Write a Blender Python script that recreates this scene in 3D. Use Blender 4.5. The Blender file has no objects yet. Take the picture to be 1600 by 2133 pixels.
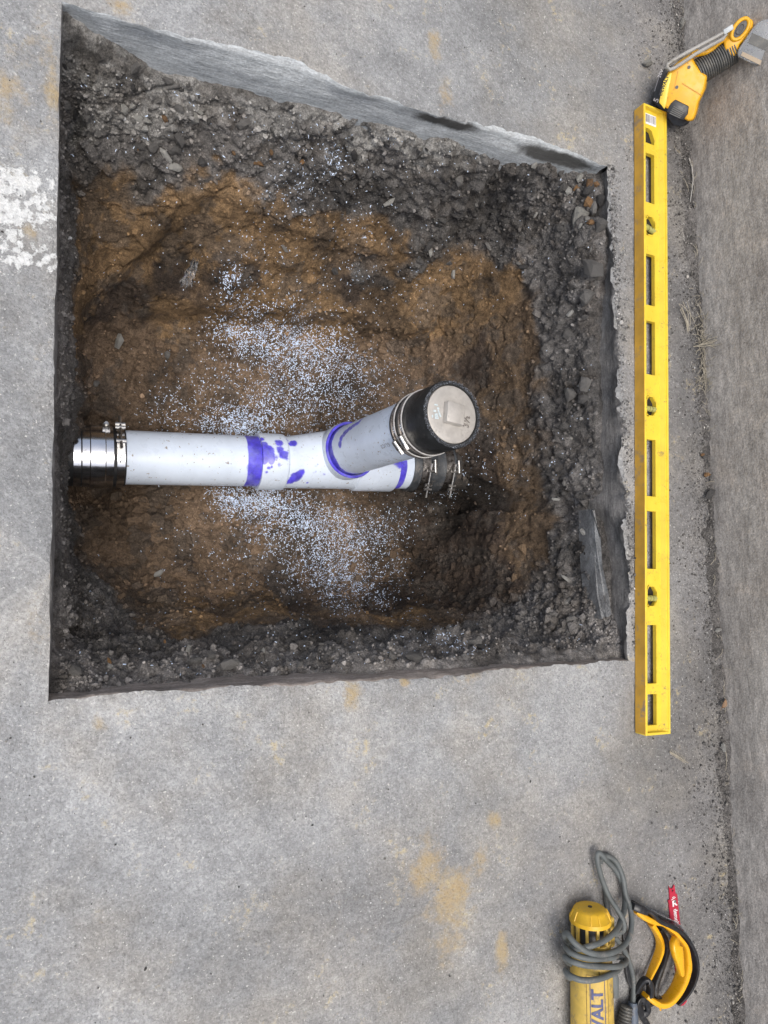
import bpy, bmesh, math, random
import numpy as np
from mathutils import Vector, Matrix
from mathutils.geometry import tessellate_polygon
from mathutils.bvhtree import BVHTree

random.seed(7); rng = np.random.default_rng(7)
SC = bpy.context.scene; COL = SC.collection

# ------------------------------------------------------------------ camera
HC = 1.03                                   # camera height above the concrete, metres
FPX, CX, CY = 1479.0, 800.0, 1066.5         # focal length and centre of the photograph in its pixels
nad = np.array([115 - CX, CY - 1183, -FPX])
_Z = -nad / np.linalg.norm(nad)
_X = np.array([_Z[2], 0, -_Z[0]]); _X /= np.linalg.norm(_X); _Y = np.cross(_Z, _X)
MC = np.stack([_X, _Y, _Z], 1)              # world -> camera axes
CAMP = np.array([0, 0, HC])
cd = bpy.data.cameras.new('camera'); cam = bpy.data.objects.new('camera', cd); COL.objects.link(cam)
cd.sensor_fit = 'HORIZONTAL'; cd.sensor_width = 36; cd.lens = 36 * FPX / 1600
cd.clip_start = 0.05; cd.clip_end = 200
cam.matrix_world = Matrix.Translation(CAMP) @ Matrix(MC.T.tolist()).to_4x4()
SC.camera = cam

# ------------------------------------------------------------------ world and sun (overcast)
SUN_EL, SUN_AZ = 75.0, 222.0               # azimuth, degrees counter-clockwise from +X
w = bpy.data.worlds.new('World'); SC.world = w; w.use_nodes = True
nt = w.node_tree; bg = nt.nodes['Background']
sky = nt.nodes.new('ShaderNodeTexSky'); sky.sky_type = 'NISHITA'; sky.sun_disc = False
sky.sun_elevation = math.radians(SUN_EL); sky.sun_rotation = math.radians(90 - SUN_AZ)
sky.air_density = 1.0; sky.dust_density = 4.0; sky.ozone_density = 1.0
nt.links.new(sky.outputs[0], bg.inputs[0]); bg.inputs[1].default_value = 0.15
hs = nt.nodes.new('ShaderNodeHueSaturation'); hs.inputs['Saturation'].default_value = .62     # thin cloud: greyer than a clear sky
nt.links.new(sky.outputs[0], hs.inputs['Color']); nt.links.new(hs.outputs[0], bg.inputs[0])
sd = bpy.data.lights.new('sun', 'SUN'); sun = bpy.data.objects.new('sun', sd); COL.objects.link(sun)
sd.energy = 1.35; sd.angle = math.radians(36); sd.color = (1.0, 0.95, 0.88)
_e, _a = math.radians(SUN_EL), math.radians(SUN_AZ)
sdir = Vector((math.cos(_e) * math.cos(_a), math.cos(_e) * math.sin(_a), math.sin(_e)))
sun.rotation_euler = sdir.to_track_quat('Z', 'Y').to_euler(); sun.location = sdir * 5
vs = SC.view_settings
vs.view_transform = 'Standard'; vs.look = 'None'; vs.gamma = 1; vs.use_curve_mapping = False
vs.exposure = 0.37

# ------------------------------------------------------------------ survey helpers
def ray(u, v): return MC.T @ np.array([(u - CX) / FPX, (CY - v) / FPX, -1.0])
def at(u, v, z=0.0):
    """measured photo point -> place on the level z"""
    d = ray(u, v); return CAMP + (z - HC) / d[2] * d
def aty(u, v, y):
    d = ray(u, v); return CAMP + (y / d[1]) * d
def atx(u, v, x):
    d = ray(u, v); return CAMP + (x / d[0]) * d

# ------------------------------------------------------------------ numpy noise
def _hash(ix, iy, iz, s):
    h = (ix * 374761393 + iy * 668265263 + iz * 2147483647 + s * 974634777) & 0xFFFFFFFF
    h = ((h ^ (h >> 13)) * 1274126177) & 0xFFFFFFFF
    h = ((h ^ (h >> 16)) * 2246822519) & 0xFFFFFFFF
    return ((h ^ (h >> 15)) & 0xFFFFFF) / float(0xFFFFFF)
def vnoise(p, fr, s=0):
    q = p * fr; i = np.floor(q).astype(np.int64); t = q - i; t = t * t * t * (t * (t * 6 - 15) + 10)
    out = 0
    for dx in (0, 1):
        wx = t[:, 0] if dx else 1 - t[:, 0]
        for dy in (0, 1):
            wy = t[:, 1] if dy else 1 - t[:, 1]
            for dz in (0, 1):
                wz = t[:, 2] if dz else 1 - t[:, 2]
                out = out + wx * wy * wz * _hash(i[:, 0] + dx, i[:, 1] + dy, i[:, 2] + dz, s)
    return out * 2 - 1
def fbm(p, fr, octv=4, s=0, g=0.5):
    o = 0; a = 1
    for k in range(octv):
        o = o + a * vnoise(p, fr * 2 ** k, s + 17 * k); a *= g
    return o
def worley(p, fr, s=0):
    q = p * fr; i = np.floor(q).astype(np.int64)
    f1 = np.full(len(p), 9.0); f2 = np.full(len(p), 9.0); cid = np.zeros(len(p))
    for dx in (-1, 0, 1):
        for dy in (-1, 0, 1):
            for dz in (-1, 0, 1):
                a, b, c = i[:, 0] + dx, i[:, 1] + dy, i[:, 2] + dz
                d = np.sqrt((a + _hash(a, b, c, s) - q[:, 0]) ** 2 + (b + _hash(a, b, c, s + 1) - q[:, 1]) ** 2
                            + (c + _hash(a, b, c, s + 2) - q[:, 2]) ** 2)
                near = d < f1
                f2 = np.where(near, f1, np.minimum(f2, d)); cid = np.where(near, _hash(a, b, c, s + 3), cid)
                f1 = np.where(near, d, f1)
    return f1, f2, cid
def sstep(x, a, b):
    t = np.clip((x - a) / (b - a), 0, 1); return t * t * (3 - 2 * t)

# ------------------------------------------------------------------ object helpers
WL = {}
def link(o, parent=None, wl=(0, 0, 0)):
    COL.objects.link(o)
    if parent is not None: o.parent = parent
    WL[o.name] = wl; return o
def thing(name, label, cat, loc, group=None):
    o = bpy.data.objects.new(name, None); o.empty_display_size = .02
    link(o, None, tuple(loc)); o.location = loc
    o['label'] = label; o['category'] = cat
    if group: o['group'] = group
    return o
def tag(o, label=None, cat=None, group=None, kind=None):
    if label: o['label'] = label
    if cat: o['category'] = cat
    if group: o['group'] = group
    if kind: o['kind'] = kind
    return o
class MB:
    def __init__(s): s.v = []; s.f = []; s.m = []; s.uv = None
    def add(s, vs_, fs_, mi=0):
        o = len(s.v); s.v += [tuple(map(float, x)) for x in vs_]
        for f in fs_: s.f.append(tuple(i + o for i in f)); s.m.append(mi)
    def box(s, c, size, R=None, mi=0):
        c = Vector(c); hx, hy, hz = [k / 2 for k in size]; R = R or Matrix.Identity(3)
        P = [c + R @ Vector((x, y, z)) for x in (-hx, hx) for y in (-hy, hy) for z in (-hz, hz)]
        s.add(P, [(0, 1, 3, 2), (4, 6, 7, 5), (0, 4, 5, 1), (2, 3, 7, 6), (0, 2, 6, 4), (1, 5, 7, 3)], mi)
    def tube(s, path, r, n=10, mi=0, up=None, flat=1.0, caps=True, closed=False):
        P = [Vector(p) for p in path]; N = len(P); rr = r if hasattr(r, '__len__') else [r] * N
        rings = []; prev = None
        for i in range(N):
            if closed: t = P[(i + 1) % N] - P[i - 1]
            else: t = P[min(i + 1, N - 1)] - P[max(i - 1, 0)]
            t.normalize()
            if up is not None: a = Vector(up)
            elif prev is None: a = Vector((0, 0, 1)) if abs(t.z) < .9 else Vector((1, 0, 0))
            else: a = prev
            a = (a - t * a.dot(t)).normalized(); prev = a; b = t.cross(a)
            rings.append([P[i] + (a * math.cos(2 * math.pi * k / n) + b * math.sin(2 * math.pi * k / n) * flat) * rr[i] for k in range(n)])
        V = [p for R in rings for p in R]; F = []
        for i in range(N if closed else N - 1):
            j = (i + 1) % N
            for k in range(n):
                k2 = (k + 1) % n; F.append((i * n + k, i * n + k2, j * n + k2, j * n + k))
        if caps and not closed: F.append(tuple(range(n - 1, -1, -1))); F.append(tuple((N - 1) * n + k for k in range(n)))
        s.add(V, F, mi)
    def lathe(s, prof, o, axis, n=56, mi=0, ref=None, caps=True):
        """prof: (distance along axis, radius)"""
        o = Vector(o); ax = Vector(axis).normalized()
        a = Vector(ref) if ref else (Vector((0, 0, 1)) if abs(ax.z) < .9 else Vector((1, 0, 0)))
        a = (a - ax * a.dot(ax)).normalized(); b = ax.cross(a)
        V = []; F = []
        for (h, r) in prof:
            for k in range(n):
                t = 2 * math.pi * k / n; V.append(o + ax * h + (a * math.cos(t) + b * math.sin(t)) * r)
        for i in range(len(prof) - 1):
            for k in range(n):
                k2 = (k + 1) % n; F.append((i * n + k, i * n + k2, (i + 1) * n + k2, (i + 1) * n + k))
        if caps:
            F.append(tuple(range(n - 1, -1, -1))); F.append(tuple((len(prof) - 1) * n + k for k in range(n)))
        s.add(V, F, mi)
    def prism(s, bot, top, mi=0):
        n = len(bot); s.add(list(bot) + list(top), [tuple(range(n - 1, -1, -1)), tuple(range(n, 2 * n))] +
                            [(i, (i + 1) % n, n + (i + 1) % n, n + i) for i in range(n)], mi)
    def build(s, name, mats, parent=None, smooth=True, bevel=0, seg=2, sharp=40, recalc=True):
        wl = WL[parent.name] if parent is not None else (0, 0, 0)
        me = bpy.data.meshes.new(name)
        me.from_pydata([(x - wl[0], y - wl[1], z - wl[2]) for x, y, z in s.v], [], s.f)
        if not isinstance(mats, (list, tuple)): mats = [mats]
        for m in mats: me.materials.append(m)
        me.polygons.foreach_set('material_index', s.m)
        if bevel or recalc:
            bm = bmesh.new(); bm.from_mesh(me)
            if bevel:
                bmesh.ops.remove_doubles(bm, verts=bm.verts, dist=1e-6)
            if recalc: bmesh.ops.recalc_face_normals(bm, faces=bm.faces)
            if bevel:
                ed = [e for e in bm.edges if len(e.link_faces) == 2 and e.calc_face_angle(0) > math.radians(30)]
                bmesh.ops.bevel(bm, geom=ed, offset=bevel, segments=seg, affect='EDGES', profile=.5, clamp_overlap=True)
            bm.to_mesh(me); bm.free()
        if smooth:
            me.polygons.foreach_set('use_smooth', [True] * len(me.polygons))
            me.set_sharp_from_angle(angle=math.radians(sharp))
        o = bpy.data.objects.new(name, me); return link(o, parent, wl)
def np_mesh(name, V, F, mats, parent=None, smooth=True):
    wl = np.array(WL[parent.name] if parent is not None else (0, 0, 0), float)
    me = bpy.data.meshes.new(name); V = np.asarray(V, np.float32) - wl.astype(np.float32); F = np.asarray(F, np.int32)
    k = F.shape[1]; me.vertices.add(len(V)); me.vertices.foreach_set('co', V.ravel())
    me.loops.add(F.size); me.loops.foreach_set('vertex_index', F.ravel())
    me.polygons.add(len(F)); me.polygons.foreach_set('loop_start', np.arange(0, F.size, k, dtype=np.int32))
    me.polygons.foreach_set('use_smooth', np.full(len(F), smooth))
    me.update(calc_edges=True); me.validate()
    for m in (mats if isinstance(mats, (list, tuple)) else [mats]): me.materials.append(m)
    return link(bpy.data.objects.new(name, me), parent, tuple(wl))
def set_attr(o, name, arr):
    arr = np.asarray(arr, np.float32)
    if arr.ndim == 1:
        a = o.data.attributes.new(name, 'FLOAT', 'POINT'); a.data.foreach_set('value', arr)
    else:
        a = o.data.attributes.new(name, 'FLOAT_COLOR', 'POINT')
        a.data.foreach_set('color', np.concatenate([arr, np.ones((len(arr), 1), np.float32)], 1).ravel())
def grid_faces(nx, ny, keep=None):
    I = np.arange(nx * ny).reshape(ny, nx)
    F = np.stack([I[:-1, :-1], I[:-1, 1:], I[1:, 1:], I[1:, :-1]], -1)
    if keep is not None: F = F[keep]
    return F.reshape(-1, 4)
def text_mesh(txt, size, fn, name, mat, parent, bold=0.0):
    """flat lettering; fn maps (x, y) of the text to the place it is printed on"""
    cu = bpy.data.curves.new(name, 'FONT'); cu.body = txt; cu.size = size; cu.align_x = 'CENTER'; cu.align_y = 'CENTER'
    cu.resolution_u = 3; cu.offset = bold
    ob = bpy.data.objects.new(name, cu); COL.objects.link(ob)
    dg = bpy.context.evaluated_depsgraph_get(); me = bpy.data.meshes.new_from_object(ob.evaluated_get(dg))
    bpy.data.objects.remove(ob); bpy.data.curves.remove(cu)
    bm = bmesh.new(); bm.from_mesh(me); bmesh.ops.triangulate(bm, faces=bm.faces)
    for _ in range(3):
        bmesh.ops.subdivide_edges(bm, edges=[e for e in bm.edges if e.calc_length() > size * .16], cuts=1)
        bmesh.ops.triangulate(bm, faces=[f for f in bm.faces if len(f.verts) > 3])
    bm.to_mesh(me); bm.free()
    mb = MB(); mb.add([fn(v.co.x, v.co.y) for v in me.vertices], [tuple(p.vertices) for p in me.polygons])
    bpy.data.meshes.remove(me)
    return mb.build(name, mat, parent, smooth=False, recalc=False)

# ------------------------------------------------------------------ materials
class NT:
    def __init__(s, name):
        s.m = bpy.data.materials.new(name); s.m.use_nodes = True; s.t = s.m.node_tree
        s.b = s.t.nodes['Principled BSDF']; s.tc = s.t.nodes.new('ShaderNodeTexCoord').outputs['Object']
    def n(s, ty, **kw):
        x = s.t.nodes.new(ty)
        for k, v in kw.items(): setattr(x, k, v)
        return x
    def L(s, a, b): s.t.links.new(a, b)
    def put(s, sock, v):
        if hasattr(v, 'is_output') or isinstance(v, bpy.types.NodeSocket): s.L(v, sock)
        elif isinstance(v, (tuple, list)) and len(v) == 3 and sock.type == 'RGBA': sock.default_value = (*v, 1)
        else: sock.default_value = v
    def noise(s, sc, det=4, rough=.6, vec=None, dist=0.0):
        x = s.n('ShaderNodeTexNoise'); s.L(vec or s.tc, x.inputs['Vector']); x.inputs['Scale'].default_value = sc
        x.inputs['Detail'].default_value = det; x.inputs['Roughness'].default_value = rough; x.inputs['Distortion'].default_value = dist
        return x.outputs['Fac']
    def voro(s, sc, feat='F1', vec=None):
        x = s.n('ShaderNodeTexVoronoi', feature=feat); s.L(vec or s.tc, x.inputs['Vector']); x.inputs['Scale'].default_value = sc
        return x.outputs['Distance']
    def math(s, op, a, b=0.0, c=0.0):
        x = s.n('ShaderNodeMath', operation=op)
        for i, v in enumerate((a, b, c)): s.put(x.inputs[i], v)
        return x.outputs[0]
    def ramp(s, v, lo, hi, a=0.0, b=1.0):
        x = s.n('ShaderNodeMapRange', interpolation_type='SMOOTHSTEP')
        for i, q in enumerate((v, lo, hi, a, b)): s.put(x.inputs[i], q)
        return x.outputs[0]
    def mix(s, f, a, b, bt='MIX'):
        x = s.n('ShaderNodeMix', data_type='RGBA', blend_type=bt)
        s.put(x.inputs[0], f); s.put(x.inputs[6], a); s.put(x.inputs[7], b); return x.outputs[2]
    def mul(s, col, f):
        x = s.n('ShaderNodeVectorMath', operation='SCALE'); s.put(x.inputs[0], col); s.put(x.inputs[3], f); return x.outputs[0]
    def attr(s, name, col=False):
        x = s.n('ShaderNodeAttribute', attribute_name=name); return x.outputs['Color'] if col else x.outputs['Fac']
    def mapping(s, scale, rot=(0, 0, 0)):
        x = s.n('ShaderNodeMapping'); s.L(s.tc, x.inputs[0]); x.inputs['Scale'].default_value = scale; x.inputs['Rotation'].default_value = rot
        return x.outputs[0]
    def bump(s, h, dist, strength=1.0, prev=None):
        x = s.n('ShaderNodeBump'); s.L(h, x.inputs['Height']); x.inputs['Distance'].default_value = dist
        x.inputs['Strength'].default_value = strength
        if prev: s.L(prev, x.inputs['Normal'])
        return x.outputs[0]
    def out(s, col=None, rough=None, metal=None, normal=None, spec=None, **kw):
        for k, v in (('Base Color', col), ('Roughness', rough), ('Metallic', metal), ('Normal', normal), ('Specular IOR Level', spec)):
            if v is not None: s.put(s.b.inputs[k], v)
        for k, v in kw.items(): s.put(s.b.inputs[k.replace('_', ' ')], v)
        return s.m
def M(name, col, rough=.5, metal=0.0, var=.15, vs_=30, dirt=None, dirt_amt=.5, dirt_sc=25, bump=0.0, bs=200, spec=.5, rvar=.1, **kw):
    """painted / moulded material: uneven tone, worn or dirty patches, fine relief"""
    t = NT(name); c = t.mul(col, t.ramp(t.noise(vs_, 5), .25, .75, 1 - var, 1 + var))
    if dirt:
        d = t.math('ADD', t.noise(dirt_sc, 6, .7), t.math('MULTIPLY', t.math('SUBTRACT', t.noise(dirt_sc * 6, 3), .5), .5))
        c = t.mix(t.ramp(d, .62 - .3 * dirt_amt, .85 - .3 * dirt_amt), c, dirt)
    nrm = t.bump(t.noise(bs, 4), bump) if bump else None
    return t.out(c, t.ramp(t.noise(vs_ * 2, 4), .3, .7, max(0, rough - rvar), min(1, rough + rvar)), metal, nrm, spec, **kw)

def mat_pavement():
    t = NT('concrete_surface')
    g = t.attr('grime_shade')
    gm = t.math('ADD', g, t.math('MULTIPLY', t.math('SUBTRACT', t.noise(7, 6), .5), .7))
    gm = t.ramp(gm, .1, .95)
    c = t.mix(gm, (.312, .318, .322), (.200, .195, .192))
    c = t.mix(t.ramp(t.noise(4, 6, .65), .42, .66, 0, .55), c, (.325, .302, .265))
    c = t.mul(c, t.ramp(t.noise(14, 6, .65), .25, .75, .86, 1.12))
    for sc_, am in ((210, .06), (430, .10)):
        vx = t.n('ShaderNodeTexVoronoi'); t.L(t.tc, vx.inputs['Vector']); vx.inputs['Scale'].default_value = sc_; sx_ = t.n('ShaderNodeSeparateColor'); t.L(vx.outputs['Color'], sx_.inputs[0])
        c = t.mul(c, t.ramp(sx_.outputs[0], 0, 1, 1 - am, 1 + am))
    c = t.mul(c, t.ramp(t.noise(3.2, 5, .65), .3, .7, .82, 1.15))
    c = t.mul(c, t.ramp(t.noise(95, 5, .72), .30, .70, .88, 1.10)); c = t.mul(c, t.ramp(t.noise(1.6, 3, .5), .3, .7, .9, 1.1))
    c = t.mul(c, t.ramp(t.noise(42, 6, .7), .3, .7, .92, 1.08)); c = t.mul(c, t.ramp(t.noise(230, 4, .7), .30, .70, .86, 1.13))
    c = t.mix(t.ramp(t.noise(240, 2, .5), .66, .71, 0, .65), c, (.66, .65, .62))          # pale aggregate
    c = t.mix(t.ramp(t.noise(170, 3, .6), .33, .26, 0, .45), c, (.075, .07, .068))      # pits
    st = t.math('ADD', t.attr('stain'), t.math('MULTIPLY', t.math('SUBTRACT', t.noise(38, 5, .7), .5), 1.5))
    c = t.mix(t.math('MULTIPLY', t.ramp(st, .30, .95, 0, .9), t.ramp(t.noise(150, 4, .7), .30, .55, .5, 1.0)), c, t.mix(t.noise(20, 3), (.40, .275, .125), (.42, .36, .24)))
    tiny = t.math('MULTIPLY', t.ramp(t.noise(13, 6, .75), .56, .68), t.ramp(t.noise(95, 3), .46, .60))
    c = t.mix(t.math('MULTIPLY', tiny, .7), c, (.52, .43, .25))
    pt = t.math('ADD', t.attr('paint'), t.math('ADD', t.math('MULTIPLY', t.math('SUBTRACT', t.noise(105, 5, .66), .5), 2.7), t.math('MULTIPLY', t.math('SUBTRACT', t.noise(26, 3, .5), .5), 1.6)))
    pm = t.ramp(pt, .82, 1.10, 0, .88)
    c = t.mix(pm, c, t.mul((.70, .71, .70), t.ramp(t.noise(200, 3), .3, .7, .8, 1.1)))
    h = t.math('ADD', t.noise(110, 5, .7), t.math('MULTIPLY', t.noise(300, 3), .6))
    nr = t.bump(t.noise(75, 3, .5), .0035, .8); nr = t.bump(h, .0036, .9, nr); nr = t.bump(pm, .0006, 1, nr)
    return t.out(c, t.ramp(t.noise(60, 4), .3, .7, .62, .88), 0, nr, .35)
def mat_cut(name, ca, cb, streak, rough=.75, bump=.002):
    t = NT(name)
    sv = t.mapping(streak)
    c = t.mix(t.ramp(t.noise(9, 5, .6, sv, .6), .35, .65), ca, cb)
    c = t.mul(c, t.ramp(t.noise(40, 5, .65, sv), .3, .7, .78, 1.2)); c = t.mul(c, t.ramp(t.noise(260, 3), .3, .7, .85, 1.15))
    dm = t.math('ADD', t.attr('damp'), t.math('MULTIPLY', t.math('SUBTRACT', t.noise(45, 5, .7), .5), .7))
    c = t.mix(t.ramp(dm, .36, .80, 0, .93), c, (.062, .060, .056))
    h = t.math('ADD', t.noise(50, 5, .65, sv), t.math('MULTIPLY', t.noise(220, 3), .6))
    return t.out(c, rough, 0, t.bump(h, bump, .9), .3)
def mat_soil():
    t = NT('soil'); c = t.attr('tone', True)
    c = t.mul(c, t.ramp(t.noise(75, 6, .75), .27, .73, .52, 1.52))
    c = t.mul(c, t.ramp(t.noise(380, 3, .7), .3, .7, .66, 1.38))
    c = t.mix(t.ramp(t.noise(260, 2), .72, .77, 0, .55), c, (.33, .31, .28))
    h = t.math('ADD', t.noise(140, 6, .72), t.math('MULTIPLY', t.noise(460, 3, .6), .45))
    return t.out(c, t.ramp(t.noise(50, 4), .3, .7, .72, 1.0), 0, t.bump(h, .0075, 1.0), .3)
def mat_crumb():
    t = NT('soil_crumb'); c = t.mul(t.attr('tone', True), t.ramp(t.noise(300, 4), .3, .7, .7, 1.35))
    return t.out(c, .95, 0, t.bump(t.noise(500, 3), .002), .2)
def mat_stone(name, a, b, dust=.45):
    t = NT(name); r = t.n('ShaderNodeObjectInfo').outputs['Random']
    c = t.mix(r, a, b); c = t.mul(c, t.ramp(t.noise(90, 5, .65), .25, .75, .7, 1.3))
    c = t.mix(t.ramp(t.noise(160, 4), .5, .7, 0, dust), c, (.10, .09, .08))
    return t.out(c, .9, 0, t.bump(t.noise(240, 5), .003), .25)
def spot_mask(t, spots, amp=.012, sc=140, edge=.003):
    amp *= .62; sc *= .62; edge = max(edge, .0022)
    """primer splashes: (place, radius) list -> soft mask with runny outlines"""
    nz = t.math('MULTIPLY', t.math('SUBTRACT', t.noise(sc, 3, .6), .5), amp); m = None
    for p, r in spots:
        x = t.n('ShaderNodeVectorMath', operation='DISTANCE'); t.L(t.tc, x.inputs[0]); x.inputs[1].default_value = p
        q = t.ramp(t.math('ADD', x.outputs['Value'], nz), r + edge, r - edge)
        m = q if m is None else t.math('MAXIMUM', m, q)
    return m
def band_mask(t, o, ax, lo, hi, amp=.006, sc=40, edge=.002):
    x = t.n('ShaderNodeVectorMath', operation='SUBTRACT'); t.L(t.tc, x.inputs[0]); x.inputs[1].default_value = o
    y = t.n('ShaderNodeVectorMath', operation='DOT_PRODUCT'); t.L(x.outputs[0], y.inputs[0]); y.inputs[1].default_value = ax
    h = t.math('ADD', y.outputs['Value'], t.math('MULTIPLY', t.math('SUBTRACT', t.noise(sc, 3), .5), amp))
    return t.math('MULTIPLY', t.ramp(h, lo - edge, lo + edge), t.ramp(h, hi + edge, hi - edge))
PURPLE = (.085, .062, .66)
def mat_pvc(name, fn=None, base=(.67, .755, .875)):
    t = NT(name); c = t.mul(base, t.ramp(t.noise(18, 4), .3, .7, .93, 1.05))
    c = t.mix(t.ramp(t.noise(26, 6, .7, t.mapping((1, 3, 3))), .60, .78, 0, .35), c, (.52, .46, .36))    # faint mud film
    c = t.mix(t.ramp(t.noise(120, 4, .6), .64, .69, 0, .8), c, (.20, .14, .085))            # specks of mud
    c = t.mix(t.ramp(t.noise(30, 3, .5, t.mapping((2, 26, 26), (.2, .1, .35))), .72, .76, 0, .25), c, (.4, .4, .42))
    if fn:
        m = fn(t); c = t.mix(t.math('MULTIPLY', m, t.ramp(t.noise(36, 4, .6), .3, .6, .82, .98)), c, t.mul(PURPLE, t.ramp(t.noise(60, 4), .25, .75, .60, 1.2)))
    return t.out(c, t.ramp(t.noise(40, 3), .3, .7, .25, .42), 0, None, .5)

m_pave = mat_pavement()
m_soil = mat_soil(); m_crumb = mat_crumb()
m_stones = [mat_stone('grey_stone', (.13, .125, .12), (.27, .26, .245)), mat_stone('pale_stone', (.34, .33, .30), (.50, .49, .46), .2),
            mat_stone('tan_stone', (.22, .135, .075), (.36, .21, .10), .3), mat_stone('dark_stone', (.06, .058, .058), (.13, .125, .12), .4)]
m_chip = NT('pvc_chip').out((.66, .78, .97), .5)
m_steel = M('brushed_steel', (.72, .73, .75), (.15), 1.0, var=.06, vs_=40, dirt=(.40, .37, .34), dirt_amt=.06, rvar=.04)
m_bolt = M('zinc_bolt', (.58, .57, .55), .34, 1.0, var=.2, vs_=120, dirt=(.14, .12, .10), dirt_amt=.35, dirt_sc=90)
m_band = M('clamp_band', (.36, .34, .325), .34, 1.0, var=.25, vs_=60, dirt=(.05, .045, .04), dirt_amt=.4, dirt_sc=60)
m_edge = M('bright_band_edge', (.80, .79, .77), .45, .55, var=.05)
m_rubber = M('black_rubber', (.017, .018, .019), .48, 0, var=.3, vs_=60, dirt=(.10, .09, .085), dirt_amt=.16, dirt_sc=40, bump=.0006, bs=300)
m_rubber2 = M('dusty_rubber', (.045, .05, .056), .42, 0, var=.3, vs_=60, dirt=(.14, .125, .11), dirt_amt=.40, dirt_sc=40, bump=.0008, bs=260)
m_brass = M('cast_plug', (.50, .475, .44), .42, .35, var=.10, vs_=60, dirt=(.38, .36, .33), dirt_amt=.25, dirt_sc=30, bump=.0006, bs=420)
m_castiron = M('old_pipe', (.042, .037, .033), .85, 0, var=.35, vs_=50, dirt=(.16, .13, .10), dirt_amt=.4, bump=.004, bs=160)
m_levy = M('yellow_enamel', (.80, .59, .055), .36, 0, var=.09, vs_=20, dirt=(.30, .21, .09), dirt_amt=.17, dirt_sc=42, spec=.5)
m_leve = M('worn_shaded_edge', (.62, .345, .045), .50, 0, var=.16, vs_=26, dirt=(.33, .24, .15), dirt_amt=.34, dirt_sc=16, bump=.0004, bs=120)  # duller orange paints shade on the level's left side, under patchy wear
m_vial = M('vial_fluid', (.40, .39, .13), .12, 0, var=.15, vs_=200)
m_black = M('black_plastic', (.016, .017, .02), .42, 0, var=.25, vs_=60, dirt=(.10, .095, .09), dirt_amt=.12, dirt_sc=60)
m_tooly = M('yellow_plastic', (.80, .41, .012), .42, 0, var=.08, vs_=40, dirt=(.30, .16, .04), dirt_amt=.12, dirt_sc=34)
m_oldy = M('worn_yellow_plastic', (.60, .41, .085), .52, 0, var=.16, vs_=30, dirt=(.27, .20, .115), dirt_amt=.42, dirt_sc=24, bump=.0005, bs=240)
m_capy = M('amber_plastic', (.74, .44, .022), .45, 0, var=.12, vs_=40, dirt=(.34, .24, .10), dirt_amt=.24, dirt_sc=40)
m_goggy = M('orange_yellow_plastic', (.83, .42, .014), .33, 0, var=.05, vs_=40, dirt=(.40, .20, .03), dirt_amt=.06, dirt_sc=40)
m_cord = M('grey_cable', (.115, .128, .128), .55, 0, var=.22, vs_=40, dirt=(.22, .20, .18), dirt_amt=.26, dirt_sc=50, bump=.0005, bs=300)
m_boot = M('blue_grey_boot', (.10, .125, .165), .5, 0, var=.15, vs_=40, dirt=(.18, .17, .16), dirt_amt=.3, dirt_sc=50)
m_greyp = M('grey_bellows', (.10, .10, .095), .55, 0, var=.2, vs_=60, dirt=(.24, .22, .18), dirt_amt=.3, dirt_sc=60)
m_ltgrey = M('grey_strap', (.40, .385, .355), .55, 0, var=.12, vs_=40, dirt=(.22, .20, .16), dirt_amt=.3, dirt_sc=50)
m_red = M('red_blade', (.50, .022, .055), .38, .0, var=.15, vs_=60, dirt=(.30, .05, .06), dirt_amt=.2, dirt_sc=60)
m_white = M('white_print', (.80, .78, .78), .5, 0, var=.08, vs_=150)
m_blackink = M('black_print', (.02, .02, .022), .6, 0)
m_blueink = M('blue_black_print', (.075, .085, .19), .5, 0, var=.3, vs_=150, dirt=(.35, .27, .12), dirt_amt=.06, dirt_sc=120)
m_greyink = M('grey_print', (.30, .30, .33), .6, 0)
m_sticker = M('paper_sticker', (.82, .82, .84), .6, 0, var=.05)
m_tearsticker = M('torn_sticker', (.60, .68, .70), .35, .2, var=.15, vs_=200)
t = NT('clear_plastic'); m_clear = t.out((.80, .83, .86), t.ramp(t.noise(60, 4), .3, .7, .12, .4), Transmission_Weight=.72, IOR=1.25)
t = NT('clear_film'); m_film = t.out((.9, .92, .95), .12, Transmission_Weight=.88, IOR=1.25, spec=.9)
m_straw = M('dry_straw', (.34, .305, .24), .8, 0, var=.3, vs_=90)
m_leaf = M('dry_leaf', (.27, .17, .10), .75, 0, var=.25, vs_=120)
m_grit = [mat_stone('dark_grit', (.03, .029, .028), (.10, .095, .09), .3), mat_stone('grey_grit', (.12, .115, .11), (.25, .24, .225), .3)]
m_tanpart = M('tan_filter_frame', (.36, .28, .19), .5, 0, var=.2)

# ------------------------------------------------------------------ pavement: concrete slab with the sawn opening
HTL, HTR, HBR, HBL = (at(128, 0)[:2], at(1266, 345)[:2], at(1311, 1377)[:2], at(100, 1462)[:2])
def hole_map(s, t):
    s = np.asarray(s)[..., None]; t = np.asarray(t)[..., None]
    return (1 - s) * (1 - t) * HBL + s * (1 - t) * HBR + s * t * HTR + (1 - s) * t * HTL
def lines(fine_lo, fine_hi, step, lo, hi, anchors):
    a = []
    seq = [fine_lo] + anchors + [fine_hi]
    for p, q in zip(seq[:-1], seq[1:]):
        n = max(1, round((q - p) / step)); a += list(p + (q - p) * np.arange(n) / n)
    a.append(fine_hi)
    out, d = [], step * 2; x = fine_lo
    while x > lo: d *= 1.5; x -= d; out.insert(0, x)
    a = out + a; d = step * 2; x = fine_hi
    while x < hi: d *= 1.5; x += d; a.append(x)
    return np.array(a)
XW = 1.214                                  # face of the concrete wall
S = lines(-.14, 1.275, .0055, -8, 1.275, [0.0, 1.0])
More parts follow.
